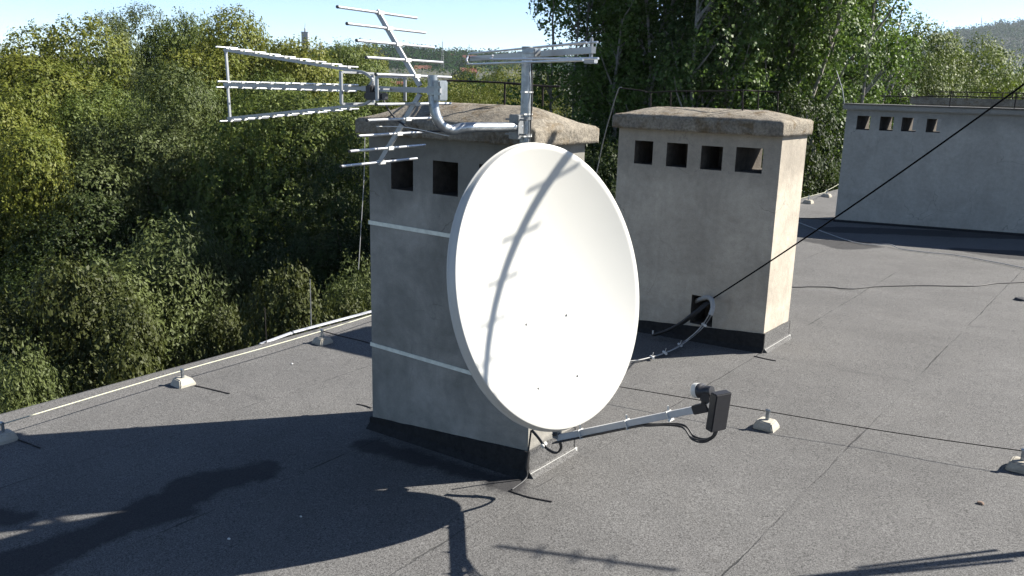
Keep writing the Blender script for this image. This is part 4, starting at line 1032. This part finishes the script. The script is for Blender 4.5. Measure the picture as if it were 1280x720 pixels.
house(587, 800, 82, 12, 9, 4.5, 4.2, M['red'], M['pink'], 'red house on the ridge at the left end of the mast head aerial', .1)
house(498, 330, 111, 5, 4, 1.6, .7, M['red'], M['red'], 'small red hut behind the lower reflector rods', .2, nwin=2)
house(452, 860, 71, 9, 8, 3, 2.4, M['red'], M['house'], 'small house on the ridge just left of the reflector rods', .4)
house(512, 760, 88, 8, 7, 3, 2.4, M['orange'], M['house'], 'low orange roofed house on the ridge behind the fourth reflector rod', .5)
house(585, 420, 97, 7, 5, 2.5, 1.6, M['red'], M['pink'], 'reddish house half hidden under the mast head aerial', .2, nwin=2)
for i, (px_, y_, D_) in enumerate(((1247, 68, 1020), (1263, 72, 960), (1272, 79, 900), (1276, 68, 1040), (1256, 80, 880))):
    house(px_, y_, D_, 20+3*(i % 2), 12, 6, 4, M['tower'] if i % 2 else M['red'], M['house'], ('pale hillside house, leftmost of the hill houses', 'pale hillside house in the middle of the hill houses', 'hillside house nearest the right border, low', 'upper hillside house near the right border', 'lowest of the hillside houses, grey roof')[i], .3*i, 'houses on the far hill')
# sheds under the trees at left
house(262, 52, 205, 7, 5, 3, 1.4, M['shed'], M['shed'], 'whitish low house glimpsed through the trees left of the antenna', .2, 'houses under the trees', 2)
house(75, 50, 225, 9, 6, 3, 1.5, M['shed'], M['house'], 'pale low house glimpsed through the leftmost trees', .5, 'houses under the trees', 2)
# tower, spire, radio masts
def tw(px_, ytop, ybase, w, D_, label, spire):
    p = at(px_, ytop, D=D_); q = at(px_, ybase+30, D=D_); o = empty('church_tower' if spire else 'tower_block', tuple(q)); tag(o, label, 'tower')
    mb = MB(); mb.box((p.x, p.y, (p.z+q.z)/2), (w, w, p.z-q.z), Matrix.Rotation(YAW, 3, 'Z')); mb.build('shaft', M['tower'], o)
    mb = MB(); mb.box((p.x, p.y, p.z+.3), (w*1.1, w*1.1, .6), Matrix.Rotation(YAW, 3, 'Z')); mb.build('roof_slab', M['tower'], o)
    t2 = at(px_, spire, D=D_); mb = MB(); mb.tube([(p.x, p.y, p.z), (p.x, p.y, p.z+(t2.z-p.z)*.45), (p.x, p.y, p.z+(t2.z-p.z)*.5), t2], [w*.16, w*.14, w*.07, w*.03], 8); mb.build('spire', M['tower'], o)
    for k in range(5):
        z = q.z+(p.z-q.z)*(.45+.1*k); mb = MB(); c_0 = Vector((p.x, p.y, z))-FW*(w/2+.03); mb.box(c_0, (w*.5, .1, 1.2), Matrix.Rotation(YAW, 3, 'Z')); mb.build('window', M['pane'], o)
tw(381.5, 41, 56, 4.6, 640, 'grey tower with a mast on top rising over the left trees', 29)
tw(401, 55, 60, 2.0, 640, 'small pointed spire right of the grey tower', 47)
def lattice(px_, yt, yb, w, D_, label):
    p = at(px_, yt, D=D_); q = at(px_, yb, D=D_); mb = MB(); o = empty('radio_mast', tuple(q)); tag(o, label, 'mast', 'distant radio masts')
    H_ = p.z-q.z; cs = [(RT*sx*w/2+FW*sy*w/2) for sx, sy in ((-1, -1), (1, -1), (1, 1), (-1, 1))]
    for c in cs: mb.tube([q+c, p+c*.15], w*.05, 4)
    n = 12
    for k in range(n):
        f0, f1 = k/n, (k+1)/n
        for i in range(4):
            a = q.lerp(p, f0)+cs[i]*(1-.85*f0); b2 = q.lerp(p, f1)+cs[(i+1) % 4]*(1-.85*f1); mb.tube([a, b2], w*.03, 4)
    mb.tube([p, p+UP*H_*.12], w*.03, 4); mb.build('lattice', M['steel'], o)
lattice(553, 52, 85, 2.2, 700, 'distant lattice radio mast on the ridge right of the reflector rods')
lattice(1227, 22, 50, 3.4, 1900, 'faint lattice radio mast behind the far hill')

# ------------------------------------------------------------------ camera, light, world
cam = bpy.data.cameras.new('camera'); co_ = bpy.data.objects.new('camera', cam); COL.objects.link(co_)
cam.sensor_width = 36; cam.lens = F/1280*36; cam.clip_start = .05; cam.clip_end = 12000
Mc = Matrix((EX, EY, -FWD)).transposed().to_4x4(); Mc.translation = CAM; co_.matrix_world = Mc
scene.camera = co_
SUN = Vector((.67, .743, .754)).normalized()
elev = math.asin(SUN.z); azr = math.atan2(SUN.x, SUN.y)
sl = bpy.data.lights.new('sun', 'SUN'); sl.energy = 5.0; sl.angle = R(.55); sl.color = (1, .945, .86)
so = bpy.data.objects.new('sun', sl); COL.objects.link(so); so.rotation_euler = SUN.to_track_quat('Z', 'Y').to_euler(); so.location = (5, 5, 20)
w = bpy.data.worlds.new('World'); scene.world = w; w.use_nodes = True; t = w.node_tree; t.nodes.clear()
sky = t.nodes.new('ShaderNodeTexSky'); sky.sky_type = 'NISHITA'; sky.sun_disc = False; sky.sun_elevation = elev; sky.sun_rotation = azr
sky.altitude = 1200; sky.air_density = .7; sky.dust_density = .35; sky.ozone_density = 1.5
bg = t.nodes.new('ShaderNodeBackground'); bg.inputs[1].default_value = .067; wo = t.nodes.new('ShaderNodeOutputWorld')
t.links.new(sky.outputs[0], bg.inputs[0]); t.links.new(bg.outputs[0], wo.inputs[0])
# haze
HAZE = 0.00008
if HAZE:
    mz = bpy.data.materials.new('haze_air'); mz.use_nodes = True; t = mz.node_tree; t.nodes.clear(); ou = t.nodes.new('ShaderNodeOutputMaterial'); pv = t.nodes.new('ShaderNodeVolumePrincipled')
    pv.inputs['Color'].default_value = (.80, .88, 1, 1); pv.inputs['Density'].default_value = HAZE; pv.inputs['Anisotropy'].default_value = .3
    t.links.new(pv.outputs[0], ou.inputs['Volume'])
    mb = MB(); mb.box((0, 1850, 49), (8600, 6900, 160)); hz = mb.build('haze', mz); tag(hz, kind='stuff')
    scene.cycles.volume_bounces = 0
scene.view_settings.view_transform = 'Standard'; scene.view_settings.look = 'None'; scene.view_settings.gamma = 1; scene.view_settings.exposure = 1.72
scene.view_settings.use_curve_mapping = False
